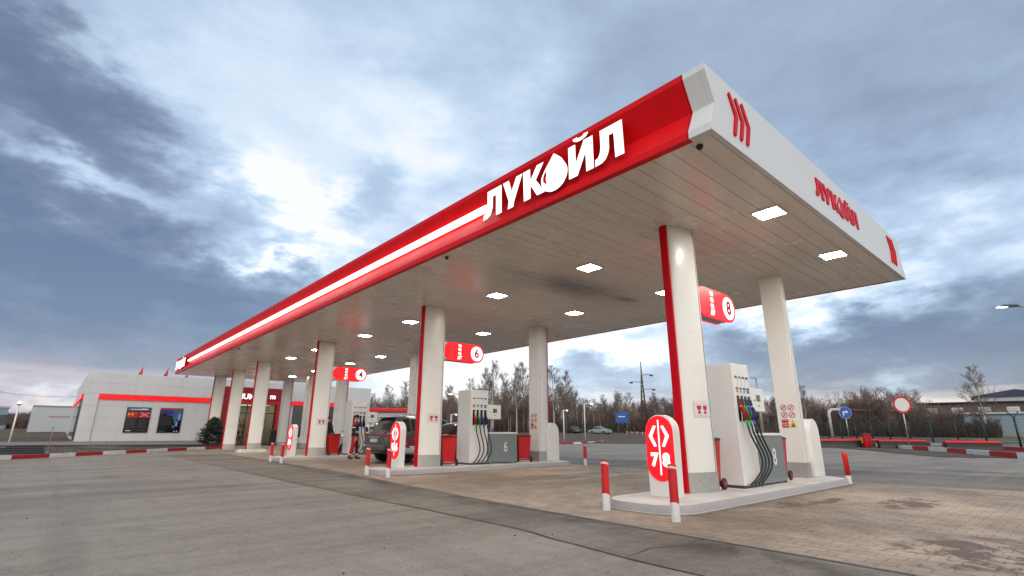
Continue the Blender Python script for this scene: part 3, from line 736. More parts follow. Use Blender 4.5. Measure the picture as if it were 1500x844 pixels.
for i in (3,):
    b = MB(); n = None
    P0 = rrect(1.95, 3.5, -.5, .5, .2); P1 = rrect(2.03, 3.42, -.43, .43, .18); n = len(P0)
    b.add([(x, y, 0) for x, y in P0]+[(x, y, .16) for x, y in P1], [(j, (j+1) % n, n+(j+1) % n, n+j) for j in range(n)]+[tuple(range(n, 2*n))])
    o = b.build('column_plinth', 'concrete', None, .01, loc=(0, ROWS[i], 0)); tag(o, 'short pale concrete plinth around the fourth front column from the camera', 'plinth')

def capsule(w, z0, z1, n=10):
    r = w/2
    return arc(0, z1-r, r, 0, 180, n)+arc(0, z0+r, r, 180, 360, n)
def pylon(yc, left, right, label):
    t = empty('number_pylon', (1.66, yc-.06, .13), label, 'pump pylon', 'lit number pylons at the island heads')
    b = MB(); P = arc(0, 1.01, .262, 0, 180, 14)+[(-.25, 0), (.25, 0)]
    b.prism(P, lambda a, c, d: (d, -a, c), .0, .19); b.build('body', 'white', t, .008)
    b = MB(); b.prism(capsule(.505, .235, 1.255, 14), lambda a, c, d: (-d, -a, c), .001, .018); f = b.build('lit_panel', 'redglow', t)
    b = MB(); b.prism([(-.011, .33), (.011, .33), (.011, 1.19), (-.011, 1.19)], lambda a, c, d: (-d, -a, c), .0182, .022)
    for s in (-1, 1):
        P = [(s*.045, 1.09), (s*.09, 1.10), (s*.185, .945), (s*.185, .925), (s*.095, .765), (s*.05, .775), (s*.125, .935)]
        if s > 0: P = list(reversed(P))
        b.prism(P, lambda a, c, d: (-d, -a, c), .0182, .023)
    b.build('arrow_mark', 'whiteglow', f)
    for s, ch in ((-1, left), (1, right)):
        text('number', ch, .27, 'whiteglow', f, (-.021, -s*.108, .555), FACE_X, .015, .92)
    return t
pylon(ROWS[0], '7', '8', 'lit red pylon numbered 7 and 8 at the nearest island head')
pylon(ROWS[1], '5', '6', 'lit red pylon numbered 5 and 6 at the middle island head')
pylon(ROWS[2], '3', '4', 'lit red pylon numbered 3 and 4 at the far island head')

def stele(yc, label):
    b = MB(); P = arc(0, .98, .34, 0, 180, 14)+[(-.34, 0), (.34, 0)]
    # broad face looks along the island, rounded top
    b.prism(P, lambda a, c, d: (a*.9, d, c), -.10, .10)
    o = b.build('end_guard', 'column', None, .012, loc=(8.05 if yc < 5 else 8.0, yc-.15, .13)); tag(o, label, 'island guard', 'white rounded guards at the island ends')
    return o
stele(ROWS[0], 'white round topped guard at the far end of the nearest island'); stele(ROWS[1], 'white round topped guard at the far end of the middle island')
stele(ROWS[2], 'white round topped guard at the end of the farthest island')

def dispenser(x, yc, num, label):
    t = empty('fuel_dispenser', (x, yc, .13), label, 'fuel pump', 'white fuel pumps on the islands')
    w, d, h = .72, .355, 2.31
    b = MB(); b.box(0, w, -d, d, .05, h); b.build('hose_tower', 'white', t, .012)
    b = MB(); b.box(.02, w-.02, -d+.02, d-.02, 0, .05); b.build('base', 'darkgrey', t)
    for side in (-1, 1):
        yf = side*d
        def Y(k): return yf+side*k
        b = MB()
        for i, (c1) in enumerate(range(4)):
            xx = .085+i*.155
            b.box(xx-.012+.112, xx+.112, min(Y(0), Y(.004)), max(Y(0), Y(.004)), 1.30, 2.06, 4)        # dividing trim
            b.box(xx, xx+.09, min(Y(0), Y(.005)), max(Y(0), Y(.005)), 2.02, 2.06, i)
            b.box(xx, xx+.09, min(Y(0), Y(.005)), max(Y(0), Y(.005)), 1.80, 1.84, i)
            b.box(xx+.01, xx+.08, min(Y(0), Y(.005)), max(Y(0), Y(.005)), 1.74, 1.79, i+5)
            b.box(xx, xx+.085, min(Y(0), Y(.008)), max(Y(0), Y(.008)), 1.20, 1.68, 9)        # holster recess
        mats = ['red', 'green', 'bluep', 'black', 'alu', 'palered', 'palegreen', 'paleblue', 'darkgrey', 'blackgloss']
        b.build('grade_panel', mats, t)
        for i, cmat in enumerate(('red', 'green', 'bluep', 'black')):
            xx = .13+i*.155
            b = MB()
            b.tube([(xx, Y(.03), 1.62), (xx, Y(.045), 1.50)], [.016, .022], 8, 1)
            b.tube([(xx, Y(.045), 1.475), (xx, Y(.06), 1.43), (xx+.004, Y(.075), 1.39)], [.030, .037, .034], 8, 0)   # coloured sleeve
            b.tube([(xx+.004, Y(.075), 1.388), (xx+.01, Y(.095), 1.30), (xx+.012, Y(.10), 1.22)], [.036, .040, .028], 8, 1)
            b.tube([(xx, Y(.135), 1.40), (xx, Y(.155), 1.32), (xx, Y(.13), 1.24)], .009, 6, 1)
            nz = b.build('nozzle', [cmat, 'black'], t, .006)
            b = MB(); b.tube([(xx+.012, Y(.12), 1.215), (xx+.018, Y(.125), 1.10)], .024, 8); b.build('cuff', ['green', 'green', 'bluep', 'black'][i], nz)
            b = MB(); pts = []
            sway = (.30 if num == '8' else .13)+.01*i; n = 20
            for q in range(n+1):
                u = q/n
                z = 1.1-1.04*u; bow = math.sin(math.pi*u**1.5)
                pts.append((xx+.018+sway*bow*(1-.2*i/3)+.05*u*(num == '8'), Y(.13+.10*bow-.10*u), z))
            b.tube(pts, .0175, 8); b.build('hose', 'black', t)
            b = MB(); b.box(xx-.03, xx+.03, min(Y(0), Y(.03)), max(Y(0), Y(.03)), .05, .09); b.build('hose_outlet', 'alu', t)
    # display head on the side arm
    b = MB(); b.box(w+.002, w+.54, -d-.015, d+.015, 1.40, 1.86); dsp = b.build('display_head', 'white', t, .012)
    for side in (-1, 1):
        b = MB(); y = side*(d+.015); yo = side*(d+.019)
        b.box(w+.19, w+.36, min(y, yo), max(y, yo), 1.60, 1.73, 0)
        b.box(w+.07, w+.11, min(y, yo), max(y, yo), 1.60, 1.63, 1); b.box(w+.25, w+.30, min(y, yo), max(y, yo), 1.50, 1.53, 1)
        b.build('screen', ['screen', 'darkgrey'], dsp)
    b = MB(); b.tube([(w+.42, 0, .98), (w+.42, 0, 1.41)], .028, 8); b.build('display_post', 'alu', t)
    b = MB(); b.box(w+.05, w+1.30, -d+.02, d-.02, .03, .93); cab = b.build('pump_cabinet', 'grey', t, .01)
    b = MB(); b.box(w+.035, w+1.315, -d+.005, d-.005, .932, .985); b.build('cabinet_lid', 'white', cab, .008)
    text('number', num, .46, 'whitesign', cab, (w+.78, -d+.016, .50), FACE_Y, .002, .80)
    b = MB()
    for px_ in (w+.1, w+1.25):
        for py_ in (-d+.06, d-.06): b.box(px_-.03, px_+.03, py_-.03, py_+.03, 0, .03)
    b.build('foot', 'darkgrey', t)
    return t
DX = [3.86, 4.12, 4.10]
dispenser(DX[0], ROWS[0], '8', 'tall white fuel pump with grey cabinet numbered 8')
dispenser(DX[1], ROWS[1], '6', 'tall white fuel pump with grey cabinet numbered 6')
dispenser(DX[2], ROWS[2], '4', 'white fuel pump behind the worker in red, farthest back')

bin0 = None
def wheelie_bin(loc, rz, label):
    global bin0
    if bin0: return dup(bin0, loc, rz, label)
    t = empty('wheelie_bin', loc, label, 'bin', 'red wheelie bins by the pumps', rz); bin0 = t
    b = MB(); A = rrect(-.19, .19, -.17, .19, .03, 3); B = rrect(-.235, .235, -.24, .23, .04, 3); n = len(A)
    zz = [(.06, 0), (.80, 1), (.80, 1.06), (.84, 1.06)]
    vs = []
    for z, f in zz:
        for (ax, ay), (bx, by) in zip(A, B): vs.append((ax+(bx-ax)*f, ay+(by-ay)*f, z))
    b.add(vs, [(r*n+i, r*n+(i+1) % n, (r+1)*n+(i+1) % n, (r+1)*n+i) for r in range(3) for i in range(n)]+[tuple(reversed(range(n)))])
    b.box(-.16, .16, -.205, -.195, .25, .6)
    b.build('bin_body', 'redplastic', t)
    b = MB(); L = rrect(-.25, .25, -.265, .25, .05, 3); n = len(L); Ls = [(x*.86, y*.86) for x, y in L]
    b.add([(x, y, .845) for x, y in L]+[(x, y, .875) for x, y in L]+[(x, y, .905) for x, y in Ls], [(r*n+i, r*n+(i+1) % n, (r+1)*n+(i+1) % n, (r+1)*n+i) for r in range(2) for i in range(n)]+[tuple(range(2*n, 3*n))])
    b.build('lid', 'black', t)
    b = MB(); b.tube([(-.2, .25, .86), (-.2, .31, .88), (.2, .31, .88), (.2, .25, .86)], .014, 6); b.build('handle', 'redplastic', t)
    b = MB(); b.tube([(-.22, .21, .1), (.22, .21, .1)], .011, 8); b.build('axle', 'steel', t)
    for s in (-1, 1):
        b = MB(); b.lathe([(.06, -.022), (.092, -.025), (.1, -.015), (.1, .015), (.092, .025), (.06, .022)], (s*.235, .21, .1), 20, axis='x'); w = b.build('wheel', 'black', t)
        b = MB(); b.lathe([(.02, -.026), (.05, -.0265), (.05, .0265), (.02, .026)], (s*.235, .21, .1), 14, axis='x'); b.build('hub', 'redplastic', w)
    return t
wheelie_bin((3.22, ROWS[0]+.04, .13), R(-84), 'red wheelie bin between the nearest column and pump 8')
wheelie_bin((6.24, ROWS[0]+.04, .13), R(-84), 'red wheelie bin behind the grey cabinet numbered 8')
wheelie_bin((3.46, ROWS[1]-.10, .13), R(160), 'red wheelie bin left of pump 6, in front of the maroon car')
wheelie_bin((6.62, ROWS[1]-.1, .13), R(152), 'red wheelie bin right of the grey cabinet numbered 6')
wheelie_bin((3.45, ROWS[2]-.12, .13), R(-175), 'red wheelie bin left of the worker, near the white car')

bol0 = None
def bollard(x, y, rz, label, solid=False):
    global bol0
    g = 'red and white bollards around the islands'
    if bol0 and not solid: return dup(bol0, (x, y, 0), rz, label)
    t = empty('bollard', (x, y, 0), label, 'bollard', g, rz)
    r = .058
    def sl(z, tilt): return lambda a: z+tilt*math.cos(a)
    n = 20
    def tube(za, ta, zb, tb, nm, mat, cap=False):
        b = MB(); V = []
        for z, tt in ((za, ta), (zb, tb)):
            for j in range(n):
                a = 2*math.pi*j/n; V.append((r*math.cos(a), r*math.sin(a), z+tt*math.cos(a)))
        F = [(j, (j+1) % n, n+(j+1) % n, n+j) for j in range(n)]
        b.add(V, F, 0, True)
        if cap: b.add([V[n+j] for j in range(n)], [tuple(range(n))])
        return b.build(nm, mat, t)
    if not solid:
        tube(0, 0, .215, .03, 'white_band', 'kerbwhite'); tube(.2152, .03, .642, .022, 'red_band', 'redmat')
        tube(.6422, .022, .672, .022, 'white_band', 'kerbwhite'); tube(.6722, .022, .70, .018, 'cap', 'redmat', True)
        bol0 = t
    else:
        tube(0, 0, .19, 0, 'white_band', 'kerbwhite')
        b = MB(); b.lathe([(.058, .1902), (.058, .64), (.052, .68), (.03, .70), (.004, .706)], n=20); b.build('red_band', 'redmat', t)
    return t
ph = R(-160)
bollard(.57, 2.51, ph, 'red and white bollard left of the lit 7 8 pylon'); bollard(.46, 1.29, ph, 'red and white bollard standing in front of the lit 7 8 pylon, nearest the camera')
bollard(.71, 10.69, ph, 'red and white bollard left of the 5 6 pylon, beside the worker'); bollard(.75, 9.58, ph, 'red and white bollard in front of the 5 6 pylon')
bollard(.65, 18.67, ph, 'leftmost red and white bollard, left of the 3 4 pylon'); bollard(.65, 17.44, ph, 'red and white bollard just in front of the 3 4 pylon')
bollard(8.25, 9.5, ph, 'red and white bollard right of the middle island, on the far side')
bollard(7.95, 1.44, ph, 'scuffed red bollard with short white foot right of the nearest island', True)

def number_sign(yc, num, label):
    t = empty('number_sign', (3.1, yc, 3.35), label, 'number sign', 'lit red pump number signs')
    b = MB(); b.box(0, .98, -.11, .11, .02, .58); b.build('bracket_box', 'column', t, .006)
    for s in (-1, 1):
        def fn(a, c, d, s=s): return (.86+a, s*(.112+d), .30+c)
        P = arc(.5, 0, .30, -90, 90, 12)+arc(-.5, 0, .30, 90, 270, 12)
        b = MB(); b.prism(P, fn, 0, .05); f = b.build('lit_panel', 'redsignlit', t)
        O = arc(.5, 0, .245, 0, 360, 28)[:-1]
        if s < 0:
            b = MB(); b.prism(O, fn, .0501, .054); b.build('disc', 'whiteglow', f)
            text('number', num, .40, 'red', f, (.86+.5, -.112-.057, .295), FACE_Y, .012, .95)
            for i, g in enumerate(('98', '95', '92', 'ДТ')):
                text('grade_text', g, .125, 'whiteglow', f, (.86-.20, -.112-.053, .30+.195-.13*i), FACE_Y, .004, 1.0)
    b = MB(); b.box(.02, 1.3, -.10, .10, 0, .018); b.build('under_tray', 'steel', t)
    return t
number_sign(ROWS[0], '8', 'lit red lozenge sign with a white disc numbered 8')
number_sign(ROWS[1], '6', 'lit red lozenge sign with a white disc numbered 6')
number_sign(ROWS[2], '4', 'lit red lozenge sign with a white disc numbered 4')
# ================================================================== STORE
def P3(px, py, dist):
    d = FW*F_PX + RT*(px-750) + UP*(422-py); k = dist/math.hypot(d.x, d.y); return CAM+d*k
def depth(p): return (Vector(p)-CAM).dot(FW)
YF = 44.5
store = empty('store_building', (6, YF, 0), 'single storey white panelled station shop with red band and dark red entrance', 'shop')
def sb(name, mats, b, bevel=0, parent=None):
    o = b.build(name, mats, None, bevel); o.data.transform(Matrix.Translation((-6, -YF, 0))); o.parent = parent or store
    return o
XL, XR, ZT = -4.55, 17.15, 5.2
b = MB(); b.box(XL+.06, 4.6, YF+.2, 66, .05, ZT-.06); b.box(9.2, XR-.06, YF+.2, 66, .05, ZT-.06); b.box(4.6, 9.2, YF+.2, 66, 3.5, ZT-.06); b.box(4.6, 9.2, 50.5, 66, .05, 3.5)
sb('wall_core', 'storegrey', b)
b = MB()
def panels(x0, x1, z0, z1, y0, y1, nx, nz, g=.007):
    for i in range(nx):
        for j in range(nz):
            b.box(x0+(x1-x0)*i/nx+g/2, x0+(x1-x0)*(i+1)/nx-g/2, y0, y1, z0+(z1-z0)*j/nz+g/2, z0+(z1-z0)*(j+1)/nz-g/2)
panels(XL, 4.1, 3.69, ZT, YF-.01, YF+.19, 3, 2); panels(9.05, XR, 3.69, ZT, YF-.01, YF+.19, 3, 2); panels(4.1, 9.05, 4.68, ZT, YF-.01, YF+.19, 2, 1)
panels(XL, -3.73, .40, 3.69, YF-.01, YF+.19, 1, 4); panels(-3.73, 4.1, .40, 3.69, YF+.08, YF+.19, 3, 4)
panels(9.05, 9.9, .1, 3.69, YF+.08, YF+.19, 1, 4); panels(15.5, XR, .1, 3.69, YF+.08, YF+.19, 1, 4); panels(9.9, 15.5, .1, .62, YF+.08, YF+.19, 3, 1)
for j in range(6):      # side wall facing the slope
    for i in range(7):
        y0, y1 = YF+.2+21.3*i/7, YF+.2+21.3*(i+1)/7; z0, z1 = .40+(ZT-.40)*j/6, .40+(ZT-.40)*(j+1)/6
        b.box(XL, XL+.05, y0+.0035, y1-.0035, z0+.0035, z1-.0035)
sb('wall_panels', 'clad', b)
b = MB(); b.box(XL+.02, 4.1, YF+.1, YF+.19, .2, .395); b.box(XL+.02, XL+.055, YF+.2, 66, .2, .395); sb('plinth', 'plinth', b)
b = MB()
P = arc(-3.58, 3.49, .17, 90, 180, 6)+[(-3.75, 3.33), (4.1, 3.33), (4.1, 3.66)]
b.prism(P, lambda a, c, d: (a, YF+.078-d, c), 0, .14); sb('red_band', 'redglowsoft', b, .02)
b = MB(); b.box(9.05, XR-.3, YF-.06, YF+.078, 3.33, 3.66); sb('red_band', 'redglowsoft', b, .02)
b = MB(); b.box(XL-.12, XL-.002, 45.2, 65.5, 3.36, 3.68); sb('red_band', 'redglowsoft', b, .02)
b = MB(); b.box(XL-.02, XL-.003, 45.3, 49.2, .45, 3.34, 0); b.box(XL-.02, XL-.003, 50.4, 62, .7, 3.1, 0)
for y in (45.3, 47.2, 49.15): b.box(XL-.04, XL-.021, y-.03, y+.05, .45, 3.34, 1)
sb('side_glazing', ['glass', 'darkgrey'], b)
def poster(x0, kind):
    b = MB(); w, h = 1.48, 1.81; z0 = 1.0
    b.box(x0, x0+w, YF-.0, YF+.078, z0, z0+h); f = sb('poster', 'blackgloss', b, .015)
    b = MB(); y = YF-.003
    def q(u0, u1, v0, v1, mi, d=0): b.quad((x0+w*u0, y-d, z0+h*v0), (x0+w*u1, y-d, z0+h*v0), (x0+w*u1, y-d, z0+h*v1), (x0+w*u0, y-d, z0+h*v1), mi)
    if kind == 0:
        q(.03, .97, .86, .98, 0); q(.15, .85, .90, .93, 1, .001); q(.60, .85, .93, .95, 1, .001)
        q(.06, .48, .60, .82, 2); q(.53, .97, .60, .82, 2)
        for u in (.10, .24): b.add([(x0+w*(u+.02+.045*math.cos(R(a))), y-.001, z0+h*(.72+.045*math.sin(R(a)))) for a in range(0, 360, 45)], [tuple(range(8))], 3)
        b.quad((x0+w*.56, y-.001, z0+h*.62), (x0+w*.59, y-.001, z0+h*.62), (x0+w*.95, y-.001, z0+h*.80), (x0+w*.92, y-.001, z0+h*.80), 1)
        b.quad((x0+w*.56, y-.0015, z0+h*.80), (x0+w*.92, y-.0015, z0+h*.62), (x0+w*.95, y-.0015, z0+h*.62), (x0+w*.59, y-.0015, z0+h*.80), 1)
        for i in range(7): q(.10, .45-.03*(i % 3), .50-.05*i, .515-.05*i, 4, .001); q(.56, .92-.04*((i+1) % 3), .50-.05*i, .515-.05*i, 4, .001)
        q(.10, .30, .06, .09, 1, .001); q(.68, .90, .07, .10, 4, .001)
    else:
        q(.03, .97, .93, .98, 2); q(.03, .60, .68, .93, 5); q(.60, .97, .55, .93, 0); q(.03, .30, .68, .80, 6, .001)
        b.add([(x0+w*u, y-.001, z0+h*v) for u, v in ((.03, .66), (.25, .74), (.40, .66), (.55, .50), (.60, .30), (.03, .30))], [tuple(range(6))], 6)
        for i, (u, v, s) in enumerate(((.66, .40, .26), (.74, .26, .2), (.62, .18, .12), (.82, .50, .28))): q(u, u+.10, v, v+s, 7 if i % 2 else 0, .002)
        q(.72, .78, .04, .07, 1, .001); q(.84, .88, .03, .08, 1, .001); q(.08, .3, .05, .07, 4, .001)
    sb('poster_print', ['postblue', 'whitesign', 'redsign', 'yellow', 'darkgrey', 'postdeep', 'black', 'paleblue'], b, parent=f)
poster(-1.95, 0); poster(.10, 1)
# entrance portal
b = MB(); y0, y1 = YF-.22, YF+.19
b.box(4.13, 9.02, y0, y1, 3.62, 4.67); b.box(4.13, 4.75, y0, y1, .05, 3.618); b.box(8.88, 9.02, y0, y1, .05, 3.618); sb('entrance_wall', 'darkred', b, .01)
b = MB(); b.box(4.752, 5.02, y0-.06, y1-.05, .02, 3.36); b.box(8.42, 8.878, y0-.06, y1-.05, .02, 3.36); b.box(4.752, 8.878, y0-.06, y1-.05, 3.362, 3.60); sb('portal_frame', 'redmat', b, .01)
t_ = text('sign_letters', 'IUM', .62, 'whiteglow', store, (6.02-6, y0-.03, 3.90), FACE_Y, .012, .95, .02)
t_.location = (6.02-6, -.24, 3.90)
t_ = text('sign_letters', 'm', .62, 'whiteglow', store, (7.98-6, -.24, 3.98), FACE_Y, .012, 1.0, .02)
b = MB(); b.box(5.04, 8.40, YF+.10, YF+.125, .1, 3.355); sb('shop_glass', 'shopglass', b)
b = MB()
for x in (5.04, 6.12, 6.72, 7.32, 8.34): b.box(x, x+.06, YF+.06, YF+.16, .08, 3.35)
b.box(5.04, 8.40, YF+.058, YF+.162, 2.55, 2.62); b.box(5.04, 8.40, YF+.058, YF+.162, 3.28, 3.352); sb('door_frame', 'darkgrey', b)
b = MB(); b.box(4.7, 9.1, 45, 50.4, .02, .06, 0); b.box(4.65, 4.7, 45, 50.4, .06, 3.45, 1); b.box(9.1, 9.15, 45, 50.4, .06, 3.45, 1); b.box(4.7, 9.1, 50.3, 50.4, .06, 3.45, 1)
sb('interior', ['terrace', 'palewall'], b)
b = MB(); b.box(4.9, 8.9, 45.6, 49.8, 3.40, 3.44); sb('interior_lamp', 'warmglass', b)
sh = MB(); gd = MB()
for i in range(4):
    z = .25+.55*i; sh.box(5.0, 6.9, 47.6, 48.2, z, z+.04)
    x = 5.05
    while x < 6.8:
        w = random.uniform(.08, .2); gd.box(x, x+w*.9, 47.64, 48.1, z+.04, z+.04+random.uniform(.2, .42), random.randrange(5)); x += w
sh.box(4.94, 4.99, 47.6, 48.2, .06, 2.4); sh.box(6.91, 6.96, 47.6, 48.2, .06, 2.4)
s_ = sb('shelf', 'whitesign', sh); g_ = sb('goods', ['yellow', 'palered', 'whitesign', 'wood', 'green'], gd, parent=s_); g_['kind'] = 'stuff'
b = MB(); b.box(9.92, 15.48, YF+.10, YF+.13, .62, 3.33, 0)
for i in range(5): x = 9.92+i*1.375; b.box(x, x+.07, YF+.06, YF+.099, .62, 3.33, 1)
sb('window', ['glass', 'darkgrey'], b)
# things standing by the entrance
t = empty('litter_bin', (8.35, 44.0, .01), 'black litter bin with flat lid beside the dark red shop entrance', 'bin')
b = MB(); b.prism(rrect(-.24, .24, -.2, .2, .06, 3), lambda a, c, d: (a, c, d), .02, 1.0); b.build('bin_body', 'black', t)
b = MB(); b.prism(rrect(-.36, .36, -.28, .28, .06, 3), lambda a, c, d: (a, c, d), 1.16, 1.24)
for sx in (-1, 1): b.box(sx*.2-.02, sx*.2+.02, -.02, .02, 1.0, 1.16)
b.build('lid', 'darkgrey', t, .004)
b = MB(); b.box(-.32, .32, -.2, .2, 0, 1.15, 0); b.box(-.34, .34, -.22, .22, 1.152, 1.2, 1); b.box(-.27, .27, -.212, -.202, .1, 1.0, 2)
o = b.build('goods_stand', ['whitesign', 'darkgrey', 'palewall'], None, .012, loc=(9.35, 43.95, .01)); tag(o, 'white low cabinet by the shop entrance beside the black litter bin', 'cabinet')
for i, (x, z, w) in enumerate(((-1.33, .50, 'left'), (.32, .56, 'middle'), (1.72, .30, 'right'))):
    t = empty('pennant_flag', (x, 46.0, ZT-.06), ['red pennant on the shop roof, leftmost, above the first poster', 'red pennant on the shop roof above the second poster', 'small red pennant on the roof by the canopy corner'][i], 'flag', 'red pennants on the shop roof')
    b = MB(); z = z*1.15+.22; b.tube([(0, 0, 0), (0, 0, z+.07)], .012, 6); b.build('pole', 'steel', t)
    b = MB(); b.add([(-.012, 0, z+.05), (-.012, 0, .08), (-.14, .03, .10), (-.34, .0, .09), (-.17, .04, z*.5)], [(0, 1, 2, 4), (4, 2, 3)]); b.build('cloth', 'redmat', t)
# stairs, rail, lamp on the slope
t = empty('outdoor_stairs', (-6.75, 27.75, 0), 'dark stone stairs climbing from the painted kerb at the far left', 'stairs')
b = MB()
for i in range(5):
    b.box(-1.0+.13*i, .82-.0*i, .3+.42*i, .3+.42*i+.44, 0, .145+.085*i-.02, 0); b.box(-1.02+.13*i, .84, .28+.42*i, .3+.42*i+.44, .1255+.085*i, .145+.085*i, 1)
b.build('steps', ['plinth', 'darkgrey'], t)
b = MB(); b.tube([(.95, .35, 0), (.95, .35, .9), (.95, 2.5, 1.3), (.95, 2.5, .3)], .022, 6); b.tube([(.95, 1.4, .2), (.95, 1.4, 1.1)], .018, 6); b.build('handrail', 'wood', t)
b = MB(); b.prism([(0, 0), (.36, 0), (.28, .1), (.08, .1)], lambda a, c, d: (.88+a*.3, .05+d, c+.15), 0, .5); b.build('rail_foot', 'teal', t)
t = empty('garden_lamp', (-7.42, 36.3, .3), 'slim white lamp post with small lit head beside the dark stairs', 'street lamp')
b = MB(); b.tube([(0, 0, 0), (0, 0, 2.15)], [.045, .04], 10); b.build('post', 'column', t)
b = MB(); b.lathe([(.05, 2.15), (.11, 2.18), (.11, 2.22), (.02, 2.26)], n=14); h_ = b.build('lamp_head', 'steel', t)
b = MB(); b.lathe([(.02, 2.262), (.075, 2.264), (.07, 2.33), (.02, 2.35)], n=12); b.build('bulb', 'farwhite', h_)
# ================================================================== CARS
def catm(xs, ys, x):
    n = len(xs)
    if x <= xs[0]: return ys[0]
    if x >= xs[-1]: return ys[-1]
    for i in range(n-1):
        if xs[i] <= x <= xs[i+1]: break
    h = xs[i+1]-xs[i]; t = (x-xs[i])/h
    def sl(j):
        if j == 0: return (ys[1]-ys[0])/(xs[1]-xs[0])
        if j == n-1: return (ys[-1]-ys[-2])/(xs[-1]-xs[-2])
        a, b_ = (ys[j]-ys[j-1])/(xs[j]-xs[j-1]), (ys[j+1]-ys[j])/(xs[j+1]-xs[j])
        return 0 if a*b_ <= 0 else 2*a*b_/(a+b_)
    m0, m1 = sl(i)*h, sl(i+1)*h
    return (2*t**3-3*t*t+1)*ys[i]+(t**3-2*t*t+t)*m0+(-2*t**3+3*t*t)*ys[i+1]+(t**3-t*t)*m1
def make_car(loc, rz, label, paint, st, axles, wr, sidewin, rear, front, cladding, extras, group='cars at the pumps'):
    """st rows: x, zbottom, zbelt, ztop, half width, half width of the roof"""
    t = empty('parked_car', loc, label, 'car', group, rz)
    xs = [s[0] for s in st]; C_ = [[s[i] for s in st] for i in range(6)]
    def ring(x):
        zb, zl, zt, w, wr_ = [catm(xs, C_[i], x) for i in range(1, 6)]
        return [(0, zb), (.80*w, zb), (.955*w, zb+.07), (w, zb+.5*(zl-zb)), (.965*w, zl), (wr_, zt-.06), (.84*wr_, zt-.005), (0, zt+.02)]
    def S(x, v, side):
        q = ring(x); i = min(6, int(v)); f = v-i
        f2 = f
        y = q[i][0]*(1-f2)+q[i+1][0]*f2; z = q[i][1]*(1-f2)+q[i+1][1]*f2
        return Vector((x, side*y, z))
    X = []; 
    for a, b_ in zip(xs, xs[1:]):
        k = max(1, round((b_-a)/.12)); X += [a+(b_-a)*i/k for i in range(k)]
    X.append(xs[-1])
    V = [0, .5, 1, 1.35, 1.7, 2, 2.5, 3, 3.4, 3.7, 3.88, 4, 4.12, 4.5, 4.85, 5, 5.15, 5.5, 5.85, 6, 6.2, 6.6, 7]
    b = MB(); vs = []
    for x in X:
        for v in V: vs.append(S(x, v, 1))
        for v in reversed(V[1:-1]): vs.append(S(x, v, -1))
    m = 2*len(V)-2
    b.add(vs, [(i*m+j, i*m+(j+1) % m, (i+1)*m+(j+1) % m, (i+1)*m+j) for i in range(len(X)-1) for j in range(m)], 0, True)
    b.add([vs[j] for j in range(m)], [tuple(range(m))]); b.add([vs[(len(X)-1)*m+j] for j in range(m)], [tuple(range(m))])
    body = b.build('body', paint, t)
    def patch(nm, mat, xb0, xb1, xt0, xt1, v0, v1, side, parent=t, off=.007, nu=8, nv=5):
        b = MB(); P = []
        for j in range(nv+1):
            g = j/nv; v = v0+(v1-v0)*g; xa = xb0+(xt0-xb0)*g; xc = xb1+(xt1-xb1)*g
            for i in range(nu+1):
                x = xa+(xc-xa)*i/nu
                p = S(x, v, side); e1 = S(x+.02, v, side)-S(x-.02, v, side); e2 = S(x, min(7, v+.05), side)-S(x, v-.05, side)
                nrm = e1.cross(e2); nrm = nrm.normalized() if nrm.length > 1e-9 else Vector((0, side, 0))
                if nrm.y*side+nrm.z < 0 and nrm.z < .3 or (nrm.z < -.01 and abs(nrm.y) < .3): nrm = -nrm
                if nrm.y*side < -.02: nrm = -nrm
                P.append(p+nrm*off)
        b.add(P, [(j*(nu+1)+i, j*(nu+1)+i+1, (j+1)*(nu+1)+i+1, (j+1)*(nu+1)+i) for j in range(nv) for i in range(nu)], 0, True)
        return b.build(nm, mat, parent)
    def cross(nm, mat, x0, x1, v0, off=.008):
        b = MB(); P = []; VV = [v0, 5.4, 5.7, 6, 6.4, 7]; VV = sorted(set([v0]+[v for v in VV if v > v0]))
        row = [(v, 1) for v in VV]+[(v, -1) for v in reversed(VV[:-1])]
        for i in range(7):
            x = x0+(x1-x0)*i/6
            for v, s in row:
                e1 = S(x+.02, 6.5, 1)-S(x-.02, 6.5, 1); nrm = Vector((-e1.z, 0, e1.x)).normalized()
                P.append(S(x, v, s)+nrm*off)
        n = len(row); b.add(P, [(j*n+i, j*n+i+1, (j+1)*n+i+1, (j+1)*n+i) for j in range(6) for i in range(n-1)], 0, True)
        return b.build(nm, mat, t)
    cross('rear_window', 'glass', rear[0], rear[1], 5.15); cross('windscreen', 'glass', front[0], front[1], 5.15)
    for side in (-1, 1):
        for w in sidewin: patch('window', 'glass', w[0], w[1], w[2], w[3], 4.14, 4.93, side)
        if cladding: patch('sill_cladding', 'darkgrey', xs[0]+.12, xs[-1]-.12, xs[0]+.12, xs[-1]-.12, 1.5, 2.35, side, off=.01, nu=20)
    W = max(C_[4])
